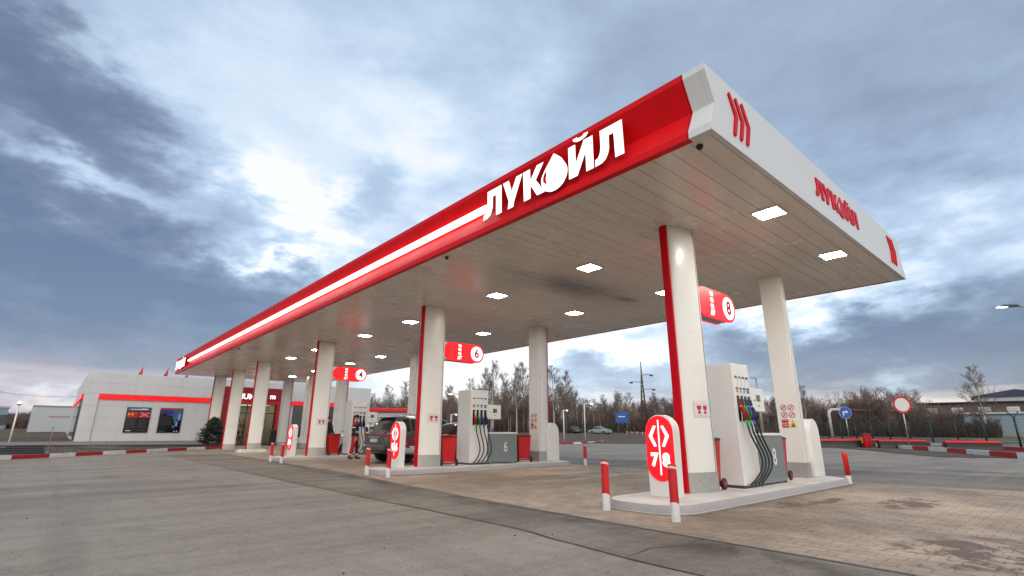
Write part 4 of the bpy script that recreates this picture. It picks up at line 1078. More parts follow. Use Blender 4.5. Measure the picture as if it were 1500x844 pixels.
    for ax in axles:
        for side in (-1, 1):
            y = side*(W-.10)
            b = MB(); b.lathe([(wr+.075, -.006), (wr+.075, .006)], (ax, side*(W+.001), wr+.01), 28, axis='y'); 
            for i, v in enumerate(b.v):
                if v[2] < wr*.75: b.v[i] = (v[0], v[1], wr*.75)
            b.build('wheel_arch', 'black', t)
            b = MB(); b.lathe([(wr*.62, -.11), (wr*.93, -.112), (wr, -.08), (wr, .08), (wr*.93, .112), (wr*.62, .11)], (ax, y+side*.012, wr), 28, axis='y'); wh = b.build('wheel', 'tyre', t)
            b = MB(); 
            n = 10
            for i in range(n):
                a = 2*math.pi*i/n; c, s_ = math.cos(a), math.sin(a)
                pA = [(.06*c-.028*s_, .06*s_+.028*c), (.06*c+.028*s_, .06*s_-.028*c), (wr*.6*c+.035*s_, wr*.6*s_-.035*c), (wr*.6*c-.035*s_, wr*.6*s_+.035*c)]
                b.prism(pA, lambda u, v, d: (ax+u, y+side*(.10+d), wr+v), .0, .022)
            b.lathe([(wr*.58, side*.11), (wr*.66, side*.124), (wr*.64, side*.09)], (ax, y, wr), 24, axis='y'); b.lathe([(.001, side*.10), (.07, side*.126), (.03, side*.13)], (ax, y, wr), 14, axis='y')
            b.build('rim', 'chrome', wh)
    L = xs[-1]
    ex = extras
    zl = ex['zlamp']
    for side in (-1, 1):
        b = MB(); y0, y1 = sorted((side*ex['ly'][0], side*ex['ly'][1])); b.box(-.012, .06, y0, y1, zl-.055, zl+.05); b.build('tail_light', 'tail', t, .015)
        patch('tail_light', 'tail', .04, .34, .04, .22, 3.62, 3.95, side, off=.012)
        b = MB(); b.box(L-.10, L+.012, y0, y1, ex['zhead']-.07, ex['zhead']+.06); b.build('headlight', 'whitesign', t, .02)
        b = MB(); mx = ex['mirror']; b.box(mx, mx+.10, min(side*(W-.03), side*(W+.16)), max(side*(W-.03), side*(W+.16)), ex['zm'], ex['zm']+.13); b.build('mirror', paint, t, .03)
        for hx in ex['handles']:
            p = S(hx, 3.72, side); b = MB(); b.box(hx-.09, hx+.09, p.y-.012, p.y+.022 if side > 0 else p.y+.012, p.z-.015, p.z+.015)
            b.build('door_handle', 'alu' if ex.get('chrome') else paint, t, .006)
    b = MB(); b.box(-.03, .01, -.27, .27, ex['zplate']-.06, ex['zplate']+.06); b.build('licence_plate', 'plate', t, .004)
    b = MB(); b.box(-.07, .10, -W*.93, W*.93, ex['zbump'], ex['zbump']+.20, 0); b.build('bumper', ex.get('bumpmat', paint), t, .05, 3)
    b = MB(); b.box(L-.1, L+.05, -W*.9, W*.9, ex['zbump'], ex['zbump']+.2, 0); b.build('bumper', ex.get('bumpmat', paint), t, .05, 3)
    return t, S, patch
SUV = [(0, .50, .98, 1.00, .80, .76), (.06, .40, 1.0, 1.05, .86, .80), (.18, .34, 1.03, 1.16, .90, .80), (.40, .30, 1.05, 1.50, .925, .72), (.55, .28, 1.05, 1.62, .93, .68), (1.1, .26, 1.04, 1.69, .93, .67), (2.0, .26, 1.02, 1.69, .93, .67), (2.65, .26, 1.0, 1.60, .93, .68), (3.35, .26, .99, 1.14, .93, .76), (3.6, .27, .96, 1.06, .92, .78), (4.2, .30, .86, .95, .89, .74), (4.5, .36, .72, .80, .80, .66), (4.6, .45, .60, .66, .66, .55)]
suv, SS, sp = make_car((3.25, 15.45, .008), 0, 'grey sport utility car seen from behind beside the worker in red', 'suv', SUV, (.85, 3.62), .355,
    [(.62, 1.02, .78, 1.02), (1.10, 1.98, 1.10, 1.98), (2.06, 3.05, 2.06, 2.55)], (.20, .50), (2.72, 3.32), True,
    dict(zlamp=.98, ly=(.66, .85), zhead=.78, mirror=2.75, zm=1.02, handles=(1.35, 2.35), zplate=.80, zbump=.44, bumpmat='suv', chrome=True))
b = MB(); b.box(.36, .62, -.60, .60, 1.615, 1.645); b.build('roof_spoiler', 'suv', suv, .012)
for s in (-1, 1):
    b = MB(); b.tube([(.75, s*.60, 1.66), (.85, s*.60, 1.735), (2.3, s*.60, 1.735), (2.45, s*.6, 1.65)], .016, 8); b.build('roof_rail', 'alu', suv)
    b = MB(); b.box(-.085, -.06, min(s*.58, s*.74), max(s*.58, s*.74), .525, .55); b.build('reflector', 'tail', suv)
b = MB(); b.box(-.035, -.005, -.45, .45, .90, .93); b.build('chrome_strip', 'alu', suv, .006)
SED = [(0, .42, .82, .84, .74, .68), (.08, .34, .88, .92, .80, .72), (.75, .26, .92, .97, .83, .72), (.95, .26, .93, 1.04, .835, .70), (1.45, .25, .93, 1.36, .84, .62), (1.75, .25, .93, 1.43, .84, .60), (2.4, .25, .93, 1.45, .84, .60), (2.75, .25, .93, 1.40, .84, .61), (3.25, .25, .92, 1.00, .835, .70), (3.45, .26, .90, .94, .83, .72), (4.1, .30, .84, .86, .80, .70), (4.2, .38, .74, .78, .74, .66)]
EXS = dict(zlamp=.72, ly=(.45, .74), zhead=.66, mirror=2.9, zm=.94, handles=(1.6, 2.5), zplate=.58, zbump=.38, chrome=True, bumpmat='alu')
WN = [(1.28, 1.92, 1.50, 1.92), (2.0, 2.98, 2.0, 2.66)]
make_car((3.55, 13.05, .008), 0, 'maroon sedan half hidden behind pump 6 and its red bin', 'maroon', SED, (.8, 3.3), .30, WN, (.98, 1.42), (2.80, 3.22), False, EXS)
make_car((4.35, 22.9, .008), 0, 'white sedan beyond the far island, behind the worker in red', 'whitecar', SED, (.8, 3.3), .30, WN, (.98, 1.42), (2.80, 3.22), False, dict(EXS, bumpmat='whitecar'))
p = P3(893, 629, 96); 
make_car((p.x, p.y, terr(p.x, p.y)+.05), R(95), 'pale green car far away, left of the blue road board', 'farcar', SED, (.8, 3.3), .30, WN, (.98, 1.42), (2.80, 3.22), False, dict(EXS, bumpmat='farcar'), 'cars parked far away by the wood')
p = P3(846, 628, 100)
make_car((p.x, p.y, terr(p.x, p.y)+.05), R(60), 'dark grey car far away by the wood, behind the white guard', 'suv', SED, (.8, 3.3), .30, WN, (.98, 1.42), (2.80, 3.22), False, dict(EXS, bumpmat='suv'), 'cars parked far away by the wood')

# ================================================================== PEOPLE
def person(loc, rz, label, dark=False, reach=0.0):
    me = bpy.data.meshes.new('person'); V = []; E_ = []; Rr = []
    def v(p, r, parent=None):
        V.append(p); Rr.append(r)
        if parent is not None: E_.append((parent, len(V)-1))
        return len(V)-1
    pel = v((0, 0, .97), (.155, .125)); ab = v((.01, 0, 1.12), (.155, .12), pel); ch = v((.0, 0, 1.32), (.175, .125), ab); sh = v((-.01, 0, 1.45), (.13, .09), ch)
    nk = v((.0, 0, 1.54), (.06, .06), sh); hd = v((.02, 0, 1.62), (.082, .074), nk); hd2 = v((.025, 0, 1.70), (.092, .08), hd); v((.015, 0, 1.765), (.06, .055), hd2)
    ns = v((.105, 0, 1.655), (.022, .016), hd)
    for s in (-1, 1):
        st = .12*s
        hip = v((.0, s*.10, .90), (.10, .10), pel); kn = v((.04+st*.5, s*.11, .50), (.072, .068), hip); an = v((-.02+st, s*.115, .10), (.055, .05), kn)
        he = v((-.03+st, s*.115, .045), (.05, .042), an); v((.15+st, s*.13, .035), (.045, .034), he)
        so = v((-.01, s*.185, 1.43), (.085, .08), sh); el = v((-.03+reach*.12, s*.245, 1.15), (.058, .056), so)
        wr_ = v((.08+reach*.25, s*.235, .93+reach*.15), (.04, .036), el); pm = v((.11+reach*.27, s*.23, .86+reach*.15), (.042, .024), wr_)
        for k, (dx, dy, L) in enumerate(((-.028, 0, .078), (-.008, 0, .088), (.012, 0, .082), (.030, 0, .066))):
            f1 = v((.115+dx+reach*.27, s*.228, .82+reach*.15), (.0105, .0105), pm); f2 = v((.125+dx+reach*.27, s*.222, .82-L*.55+reach*.15), (.0095, .0095), f1); v((.12+dx+reach*.27, s*.21, .82-L+reach*.15), (.008, .008), f2)
        th = v((.155+reach*.27, s*.215, .865+reach*.15), (.012, .012), pm); v((.17+reach*.27, s*.205, .82+reach*.15), (.0095, .0095), th)
    me.from_pydata([tuple(p) for p in V], E_, []); me.update()
    ob = bpy.data.objects.new('tmp', me); col.objects.link(ob)
    md = ob.modifiers.new('s', 'SKIN'); md.use_smooth_shade = True
    lay = me.skin_vertices[0].data if me.skin_vertices else None
    if lay is None:
        ob.modifiers.clear(); bm = bmesh.new(); bm.from_mesh(me); bm.verts.layers.skin.verify(); bm.to_mesh(me); bm.free(); ob.modifiers.new('s', 'SKIN').use_smooth_shade = True; lay = me.skin_vertices[0].data
    bulk = {0: 1.22, 1: 1.25, 2: 1.2, 3: 1.15}
    for i, r in enumerate(Rr): r = (r[0]*bulk.get(i, 1.24 if r[0] > .045 and V[i][2] < 1.5 else 1), r[1]*bulk.get(i, 1.24 if r[0] > .045 and V[i][2] < 1.5 else 1)); lay[i].radius = r; lay[i].use_root = (i == 0)
    sd = ob.modifiers.new('d', 'SUBSURF'); sd.levels = 2; sd.render_levels = 2
    bpy.context.view_layer.update(); dg = bpy.context.evaluated_depsgraph_get()
    out = bpy.data.meshes.new_from_object(ob.evaluated_get(dg)); bpy.data.objects.remove(ob)
    out.materials.clear()
    for m_ in ('skin', 'clothdark', 'clothdark' if dark else 'clothred', 'reflect', 'black'): out.materials.append(MAT[m_])
    for p in out.polygons:
        c = p.center; x, y, z = c; p.use_smooth = True
        if z > 1.535: mi = 0
        elif z < .105: mi = 4
        elif abs(y) > .17 and z < .905+reach*.15 and x > .04: mi = 0
        elif z < .93:
            mi = 2 if (abs(y) > .06 or x < 0) else 1
            if .17 < z < .225 and not dark: mi = 3
        else:
            mi = 2
            if not dark:
                if abs(y) > .185 and z < 1.38: mi = 1
                elif x > .06 or z < 1.08: mi = 1
                if abs(y) > .185 and 1.255 < z < 1.29: mi = 3
                if abs(y) < .185 and 1.075 < z < 1.11: mi = 3
            else: mi = 1
        p.material_index = mi
    root = bpy.data.objects.new('person', out); col.objects.link(root); root.location = loc; root.rotation_euler = (0, 0, rz); tag(root, label, 'person')
    b = MB(); pr = [(.098, -.02), (.104, .0), (.103, .04), (.085, .085), (.045, .108), (.004, .114)]
    b.lathe(pr, (.022, 0, 1.70), 18); b.build('knit_cap', 'clothdark', root)
    b = MB()
    for s in (-1, 1): b.lathe([(.003, -.006), (.011, -.004), (.012, .004), (.004, .008)], (.102, s*.033, 1.683), 8, axis='x')
    b.build('eye', 'black', root)
    b = MB(); b.box(.096, .106, -.025, .025, 1.607, 1.615); b.build('mouth', 'palered', root, .003)
    for s in (-1, 1):
        b = MB(); b.lathe([(.006, -.012), (.026, -.008), (.03, .004), (.012, .012)], (.01, s*.088, 1.665), 10, axis='y'); b.build('ear', 'skin', root)
    return root
person((3.86, 18.45, .008), R(-38), 'station worker in red and black workwear and a dark knit cap beside the grey car')
person((3.75, 21.2, .008), R(-70), 'person in dark clothes half hidden behind the third front column, beside the white sedan', True, .5)
# ================================================================== BACKGROUND

def gz(p): return terr(p.x, p.y)
def G(px, dist): p = P3(px, 630, dist); p.z = terr(p.x, p.y); return p
def zat(py, px, dist): return P3(px, py, dist).z
# car wash behind the third row
p = G(572, 62)
t = empty('car_wash', p, 'white car wash hall outlined by a thick red frame behind the grey car', 'car wash', rz=R(-25))
zt = zat(598, 575, 62)-p.z
b = MB(); b.box(-6, 2.2, 0, 8, 0, zt-.5); b.build('wall', 'palewall', t)
b = MB(); b.box(-6, 2.75, -.25, .3, zt-.48, zt); b.box(2.22, 2.75, -.25, .3, 0, zt-.482); b.build('red_frame', 'redmat', t, .08)
# white box building and bluish hall at the left
p = P3(84, 631, 80); g0 = .42+.95*sm(50, 100, p.y)
t = empty('flat_roofed_shed', (p.x, p.y, g0-.1), 'plain pale box shaped shed with faint red lettering, behind the store at left', 'shed', rz=R(2))
zt = zat(595, 84, 80)-g0
b = MB(); b.box(-2.55, 2.4, 0, 7, 0, zt+.1); b.build('wall', 'palewall', t)
b = MB(); b.box(-2.6, 2.45, -.06, .0, zt+.0, zt+.14); b.build('roof_trim', 'storegrey', t)
b = MB()
for i in range(11): b.box(-1.0+i*.17, -1.0+i*.17+.12, -.03, -.004, zt*.60, zt*.60+.16)
MAT['fadedred'] = plain('faded_red_paint', (.50, .24, .22), .6, var=.1)
q_ = b.build('red_lettering', 'fadedred', t)
p = P3(0, 631, 95); g0 = .42+.95*sm(50, 100, p.y)
t = empty('blue_grey_hall', (p.x, p.y, g0-.1), 'blue grey hall cut off by the left picture edge', 'hall', rz=R(5))
zt = zat(596, 0, 95)-g0
b = MB(); b.box(-9, .3, 0, 8, 0, zt); b.build('wall', 'bluegrey', t)
b = MB(); b.box(-9.1, .4, -.1, 8.1, zt, zt+.2); b.build('roof', 'palewall', t)
b = MB()
for i in range(4): b.box(-6.8+i*2.1, -6.0+i*2.1, -.05, .0, .6, zt-.9)
b.build('window', 'glass', t)
# overhead wire at the left
b = MB(); A, B = P3(-60, 563, 60), P3(150, 579, 66); b.tube([A.lerp(B, i/10)-Vector((0, 0, .5*(1-(2*i/10-1)**2))) for i in range(11)], .011, 5); tag(b.build('overhead_wire', 'black', None), 'thin dark overhead wire crossing the pink sky at left', 'wire')
# hooked lamps
lp0 = None
for (px, dist, top, side, armpx, lab) in ((857, 66, 591, 1, 12, 'white hooked lamp post on the soil island, right of the white guard'), (826, 60, 601, 1, 6, 'short white hooked lamp post just above the white guard'),
        (660, 70, 607, 1, 8, 'white hooked lamp post seen between the middle column and pump 6'), (674, 52, 577, -1, 17, 'white lamp post behind pump 6 with its arm pointing left')):
    g = G(px, dist); h = zat(top, px, dist)-g.z; dp = depth(g)/F_PX; arm = armpx*dp*side
    t = empty('lamp_post', g, lab, 'street lamp', 'hooked lamps behind the station', YAW-R(90))
    b = MB(); b.tube([(0, 0, 0), (0, 0, h)], .07, 8); b.build('post', 'whitesign', t)
    b = MB(); b.tube([(0, 0, h-.04), (arm*.8, 0, h+.02)], .055, 8); b.build('arm', 'whitesign', t)
    b = MB(); x0, x1 = sorted((arm*.72, arm*1.12)); b.box(x0, x1, -.12, .12, h-.02, h+.08); hd = b.build('lamp_head', 'whitesign', t, .02)
    b = MB(); b.box(x0+.05, x1-.03, -.1, .1, h-.09, h-.021); b.build('lens', 'violet', hd)
# pale post behind pump 8
g = G(1117, 40); h = zat(553, 1117, 40); t = empty('tall_pole', g, 'plain pale pole rising behind the display of pump 8', 'pole')
b = MB(); b.tube([(0, 0, 0), (0, 0, h)], [.09, .06], 10); b.build('shaft', 'steel', t); b = MB(); b.box(-.9, .1, -.03, .03, h-.07, h); b.build('crossarm', 'steel', t)
# lattice mast
g = G(945, 112); h = zat(530, 942, 112)-g.z
t = empty('lattice_mast', g, 'tall dark lattice lighting mast with three arms in front of the wood', 'mast', rz=YAW-R(90))
b = MB(); w0, w1 = 1.35, .12
def corner(i, u):
    w = w0+(w1-w0)*min(1, u/.82); s = ((-1, -1), (1, -1), (1, 1), (-1, 1))[i % 4]; return (s[0]*w*.5, s[1]*w*.5, h*u)
for i in range(4): b.tube([corner(i, 0), corner(i, .82), (0, 0, h)], .09, 5)
for lv in range(12):
    u0, u1 = lv/12*.82, (lv+1)/12*.82
    for i in range(4): b.tube([corner(i, u0), corner(i+1, u1)], .045, 4); b.tube([corner(i, u1), corner(i+1, u1)], .04, 4)
b.build('lattice', 'bark', t)
for u, L in ((.805, 2.1), (.70, -2.3), (.60, 2.4)):
    b = MB(); b.tube([(0, 0, h*u), (L*.7, 0, h*u+.15), (L, 0, h*u+.05)], .06, 6); a = b.build('arm', 'darkgrey', t)
    b = MB(); b.lathe([(.05, .18), (.30, .1), (.42, -.12), (.30, -.2), (.05, -.22)], (L, 0, h*u), 12); b.build('lamp_head', 'darkgrey', a)
for px, dist, top, lab in ((909, 118, 577, 'wooden utility pole beside the blue sign, taller of the pair'), (915, 122, 600, 'shorter wooden pole beside the blue sign')):
    g = G(px, dist); h = zat(top, px, dist)-g.z; b = MB(); b.tube([(0, 0, 0), (0, 0, h)], [.13, .09], 8); b.box(-.8, .8, -.05, .05, h-.5, h-.38)
    tag(b.build('utility_pole', 'wood', None, loc=g), lab, 'pole')
def road_sign(px, dist, cy, r, kind, label):
    g = G(px, dist); p = P3(px-4, cy, dist); h = p.z-g.z
    t = empty('road_sign', g, label, 'road sign', rz=math.atan2(CAM.y-g.y, CAM.x-g.x)+R(90)+(R(28) if kind != 'board' else 0))
    b = MB(); b.tube([(0, 0, 0), (0, 0, h+r*.6)], .05, 8); b.build('post', 'steel', t)
    f = lambda a, c, d: (a, -.06-d, h+c)
    b = MB()
    if kind == 'ring':
        b.prism(arc(0, 0, r, 0, 360, 32)[:-1], f, 0, .02, 0); b.prism(arc(0, 0, r*.78, 0, 360, 32)[:-1], f, .0205, .025, 1); b.build('sign_plate', ['redsign', 'whitesign'], t)
    elif kind == 'arrow':
        b.prism(arc(0, 0, r, 0, 360, 32)[:-1], f, 0, .02, 1); b.prism(arc(0, 0, r*.96, 0, 360, 32)[:-1], f, .0205, .024, 0)
        A = [(-.42, -.5), (-.22, -.5), (-.22, .0), (.12, .0), (.12, -.18), (.52, .10), (.12, .38), (.12, .2), (-.42, .2)]
        b.prism([(x*r, y*r) for x, y in A], f, .0242, .028, 1); b.build('sign_plate', ['blue', 'whitesign'], t)
    else:
        b.prism([(-r, -r*.8), (r, -r*.8), (r, r*.8), (-r, r*.8)], f, 0, .04, 0)
        b.prism([(-r*.6, .1*r), (r*.5, .1*r), (r*.5, .25*r), (-r*.6, .25*r)], f, .041, .045, 1); b.build('sign_plate', ['blue', 'whitesign'], t)
    return t
road_sign(1328, 48, 593, .62, 'ring', 'round white road sign with a red ring on a plain grey post')
road_sign(1242, 63, 604.5, .60, 'arrow', 'round blue road sign with a white arrow bending right')
road_sign(912, 108, 612, 1.25, 'board', 'rectangular blue road board in front of the wood, far away')
# barriers
br0 = None
def barrier(px, dist, rz, label, sc=1):
    global br0
    g = G(px, dist)
    if br0: return dup(br0, g, rz, label, (sc, 1, .86))
    t = empty('road_barrier', g, label, 'barrier', 'black and red plastic road barriers', rz); t.scale = (sc, 1, 1); br0 = t
    b = MB(); b.prism([(-.3, 0), (.3, 0), (.24, .30), (.22, .58), (-.22, .58), (-.24, .30)], lambda a, c, d: (d, a, c), -1.3, 1.3); b.build('lower_block', 'black', t, .03)
    b = MB(); b.prism([(-.27, .582), (.27, .582), (.27, .64), (.17, .74), (-.17, .74), (-.27, .64)], lambda a, c, d: (d, a, c), -1.32, 1.32); b.box(-.9, -.6, -.1, .1, .735, .82); b.box(.3, .6, -.1, .1, .735, .82); b.build('red_top', 'redmat', t, .02)
    t.scale = (sc, 1, .86)
    return t
barrier(1207, 49, R(-55), 'leftmost red topped black barrier, beside the white guard'); barrier(1236, 50.5, R(-58), 'red topped black barrier left of the tall red container', 1.15); barrier(1261, 54, R(-60), 'red topped black barrier partly behind the tall red container', .9)
barrier(1316, 49.5, R(-58), 'red topped black barrier at the foot of the red ringed sign', 1.15); barrier(1419, 46.5, R(-62), 'rightmost red topped black barrier, alone behind the striped kerb', 1.15)
g = G(1266, 50); t = empty('upright_container', g, 'tall narrow red container with a yellow patch and black lid between the barriers', 'container', rz=R(-50))
b = MB(); b.prism(rrect(-.36, .36, -.36, .36, .08, 3), lambda a, c, d: (a*(.8+.2*d/1.3), c*(.8+.2*d/1.3), d), .05, 1.3); b.build('body', 'redplastic', t); t.scale = (.82, .82, .80)
b = MB(); b.prism(rrect(-.42, .42, -.42, .42, .08, 3), lambda a, c, d: (a, c, d), 1.302, 1.38); b.box(-.1, .1, -.1, .1, 1.38, 1.44); b.build('lid', 'darkgrey', t)
b = MB(); b.quad((-.372, -.2, .45), (-.372, .16, .45), (-.372, .16, 1.0), (-.372, -.2, 1.0)); b.build('yellow_label', 'yellow', t)
b = MB(); b.prism(rrect(-.5, .5, -.45, .45, .1, 3), lambda a, c, d: (a, c, d), 0, .05); b.build('foot', 'black', t)
# fence
fa, fb = G(1150, 88), G(1545, 53)
t = empty('security_fence', (fa.x, fa.y, 0), 'dark green wire security fence with forked post tops along the road at right', 'fence')
nP = 15; b2 = MB(); us = [i/(nP-1) for i in range(nP)]
# posts evenly spaced on the ground
PT = [fa.lerp(fb, u) for u in us]
dirv = (fb-fa); dirv.z = 0; dirv.normalize(); nv = Vector((-dirv.y, dirv.x, 0))
for q in PT:
    q.z = terr(q.x, q.y); o = Vector((q.x-fa.x, q.y-fa.y, q.z)); b = MB()
    b.tube([o, o+Vector((0, 0, 2.35))], .075, 6); b.tube([o+Vector((0, 0, 2.3)), o+Vector((0, 0, 2.75))+nv*.45], .035, 5); b.tube([o+Vector((0, 0, 2.3)), o+Vector((0, 0, 2.75))-nv*.45], .035, 5)
    b.build('post', 'fencegreen', t)
for i in range(nP-1):
    A, B = [Vector((q.x-fa.x, q.y-fa.y, q.z)) for q in (PT[i], PT[i+1])]; b = MB()
    for z in [.15+.2*k for k in range(11)]: b.tube([A+Vector((0, 0, z)), B+Vector((0, 0, z))], .006, 3, cap=False)
    n = int((B-A).length/.25)
    for j in range(1, n): c = A.lerp(B, j/n); b.tube([c+Vector((0, 0, .12)), c+Vector((0, 0, 2.2))], .005, 3, cap=False)
    for s in (-1, 1):
        for kx_ in (.5, 1): o = nv*.45*s*kx_+Vector((0, 0, 2.3+.45*kx_)); b.tube([A+o, B+o], .006, 3, cap=False)
    b.build('wire_panel', 'fencegreen', t)
# gas pipe
MAT['brownwall'] = plain('brown_brick', (.10, .07, .06), .8, var=.2)
t = empty('gas_pipe', (0, 0, 0), 'raised gas pipe with a pale vertical bend, running behind the fence', 'pipe')
A = G(1218, 92); zt = zat(600, 1216, 92); b = MB(); pdir = P3(1345, 600, 108)-A; pdir.z = 0; pdir.normalize()
b.tube([A, A+Vector((0, 0, zt-A.z-.8))]+[A+Vector((0, 0, zt-A.z-.8))+pdir*(.8-.8*math.cos(R(a)))+Vector((0, 0, .8*math.sin(R(a)))) for a in (25, 50, 75, 90)]+[A+pdir*3+Vector((0, 0, zt-A.z))], .21, 10); b.build('bend', 'concrete', t)
b = MB(); pdir = P3(1345, 600, 108)-A; pdir.z = 0; LP = pdir.length; pdir.normalize(); B = A+pdir*LP; b.tube([A+pdir*3.01+Vector((0, 0, zt-A.z)), Vector((B.x, B.y, zt)), Vector((B.x, B.y, zt))+pdir*.5-Vector((0, 0, .5)), Vector((B.x, B.y, terr(B.x, B.y)))+pdir*.55], .13, 8); b.build('pipe_run', 'brownwall', t)
for i in range(1, 4):
    c = A+pdir*(i*LP/4); b = MB(); b.tube([(c.x, c.y, terr(c.x, c.y)), (c.x, c.y, zt-.2)], .06, 6); b.build('support', 'plinth', t)
# industrial buildings at the right
def hall(px, dist, w, dp_, ztop_py, rz, label, wall, roof, gable=0, wins=None):
    g = G(px, dist); h = zat(ztop_py, px, dist)-g.z
    t = empty('industrial_hall', g, label, 'industrial building', rz=rz)
    b = MB(); b.box(-w/2, w/2, 0, dp_, 0, h); wl = b.build('wall', wall, t)
    b = MB(); b.prism([(-w/2-.4, h), (w/2+.4, h), (w/2+.4, h+.25), (0, h+.25+gable), (-w/2-.4, h+.25)], lambda a, c, d: (a, d, c), -.4, dp_+.4); b.build('roof', roof, t)
    for i in range(wins or 0):
        x = -w/2+w*(i+.5)/wins; b = MB(); b.box(x-w/wins*.22, x+w/wins*.22, -.06, -.002, h*.55, h*.85); wf = b.build('window', 'whitesign', t)
        b = MB(); b.box(x-w/wins*.18, x+w/wins*.18, -.08, -.062, h*.58, h*.82); b.build('pane', 'palewall', wf)
    return t
MAT['brownwall'] = plain('brown_brick', (.10, .07, .06), .8, var=.2)
hall(1502, 150, 13, 14, 580, R(-82), 'white gable hall with dark blue roof at the right picture edge', 'palewall', 'roofblue', 1.2)
hall(1450, 135, 20, 8, 590, R(-78), 'long low brown building with a row of small lit windows at right', 'brownwall', 'plinth', 0, 5)
hall(1478, 112, 10, 5, 606, R(-80), 'low grey blue shed with pale roof behind the fence at right', 'bluegrey', 'palewall', 0)
# street lamp reaching in from the right
g = P3(1562, 456, 44); z1 = zat(456, 1500, 44); g.z = terr(g.x, g.y)
t = empty('street_lamp', g, 'grey street lamp with flat head reaching in at the right edge of the sky', 'street lamp', rz=YAW-R(90))
b = MB(); b.tube([(0, 0, 0), (0, 0, z1-.6)], [.11, .07], 10); b.build('post', 'steel', t)
b = MB(); b.tube([(0, 0, z1-.62), (-.5, 0, z1-.15), (-2.8, 0, z1)], .045, 8); b.build('arm', 'steel', t)
b = MB(); b.prism([(-2.75, -.02), (-3.0, .09), (-3.8, .06), (-4.1, -.02), (-3.5, -.06)], lambda a, c, d: (a, d, z1+c), -.16, .16); hd = b.build('lamp_head', 'darkgrey', t, .02)
b = MB(); b.box(-4.02, -3.52, -.12, .12, z1-.085, z1-.058); b.build('lens', 'farwhite', hd)
# striped tape by the wood
A, B = G(918, 92), G(958, 84); t = empty('striped_tape', A, 'low red and white striped tape barrier on stakes across the far road', 'tape barrier')
D = B-A; n = 26; b = MB()
for i in range(n): p0, p1 = D*(i/n), D*((i+1)/n); b.add([p0+Vector((0, 0, .62)), p1+Vector((0, 0, .62)), p1+Vector((0, 0, .74)), p0+Vector((0, 0, .74))], [(0, 1, 2, 3)], i % 2)
b.build('tape', ['redsign', 'whitesign'], t)
for i in range(6): p0 = D*(i/5); b = MB(); b.tube([p0, p0+Vector((0, 0, .85))], .03, 6); b.build('stake', 'whitesign', t)

# ================================================================== TREES
def ribbon(b, p, q, w, mi=0):
    d = q-p; a = Vector((random.uniform(-1, 1), random.uniform(-1, 1), random.uniform(-.3, .3))); s = d.cross(a)
    if s.length < 1e-6: return
    s = s.normalized()*w; b.add([p-s, p+s, q], [(0, 1, 2)], mi)
def bare_tree(h, seed, kind):
    rng = random.Random(seed); tb, cb = MB(), MB()
    def branch(p, d, L, r, lev):
        n = 4 if lev < 2 else 3; pts = [p]; q = p.copy(); dd = d.copy()
        for i in range(n):
            dd = (dd+Vector((rng.uniform(-.2, .2), rng.uniform(-.2, .2), rng.uniform(-.02, .20)))).normalized(); q = q+dd*(L/n); pts.append(q.copy())
        if lev < 2: (tb if lev == 0 else cb).tube(pts, [r*(1-.75*i/n) for i in range(n+1)], 5 if lev == 0 else 3, 0, cap=False)
        else:
            for a, c in zip(pts, pts[1:]): ribbon(cb, a, c, r)
        if lev >= 3: return
        k = (11 if lev == 1 else 8) if lev else 0
        for i in range(k):
            u = rng.uniform(.25, 1); j = min(n-1, int(u*n)); pp = pts[j].lerp(pts[j+1], u*n-j)
            a = Vector((rng.uniform(-1, 1), rng.uniform(-1, 1), rng.uniform(-.1, .8))).normalized()
            nd = (dd*.7+a*.8).normalized(); branch(pp, nd, L*rng.uniform(.35, .6), .019 if lev == 1 else .014, lev+1)
    if kind == 'birch':
        lean = Vector((rng.uniform(-.04, .04), rng.uniform(-.04, .04), 1)); pts = [Vector((0, 0, -.2))]
        for i in range(1, 9): pts.append(Vector((lean.x*h*i/8+rng.uniform(-.1, .1), lean.y*h*i/8+rng.uniform(-.1, .1), h*i/8)))
        r0 = h*.011+.03; tb.tube(pts, [r0*(1-.92*i/8) for i in range(9)], 6, 0, cap=False)
        nb = 30
        for i in range(nb):
            u = .28+.70*(i/nb)**.9; j = min(7, int(u*8)); pp = pts[j].lerp(pts[j+1], u*8-j); a = rng.uniform(0, 6.28)
            L = h*(.30*(1-u)+.06)*rng.uniform(.7, 1.2); branch(pp, Vector((math.cos(a)*.75, math.sin(a)*.75, .75)).normalized(), L, .04*(1.1-u), 1)
    else:
        for s in range(5):
            a = rng.uniform(0, 6.28); p = Vector((math.cos(a)*.4, math.sin(a)*.4, -.1)); d = Vector((math.cos(a)*.28, math.sin(a)*.28, 1)).normalized(); pts = [p]
            L = h*rng.uniform(.6, .95)
            for i in range(1, 6): d = (d+Vector((rng.uniform(-.15, .15), rng.uniform(-.15, .15), 0))).normalized(); pts.append(pts[-1]+d*L/5)
            tb.tube(pts, [.09*(1-.8*i/5)+.01 for i in range(6)], 5, 0, cap=False)
            for i in range(9):
                u = rng.uniform(.15, 1); j = min(4, int(u*5)); pp = pts[j].lerp(pts[j+1], u*5-j); a2 = rng.uniform(0, 6.28)
                branch(pp, Vector((math.cos(a2)*.8, math.sin(a2)*.8, .6)).normalized(), h*rng.uniform(.16, .34), .03, 1)
    return tb, cb
PROTO = {}
def proto(kind, i):
    k_ = (kind, i)
    if k_ not in PROTO:
        h = 10 if kind == 'birch' else 6
        tb, cb = bare_tree(h, 100+i*7+(50 if kind == 'bush' else 0), kind)
        t = tb.mesh('trunk', 'birch' if kind == 'birch' and i % 2 == 0 else 'bark'); c = cb.mesh('crown', 'twig'); PROTO[k_] = (t, c, h)
    return PROTO[k_]
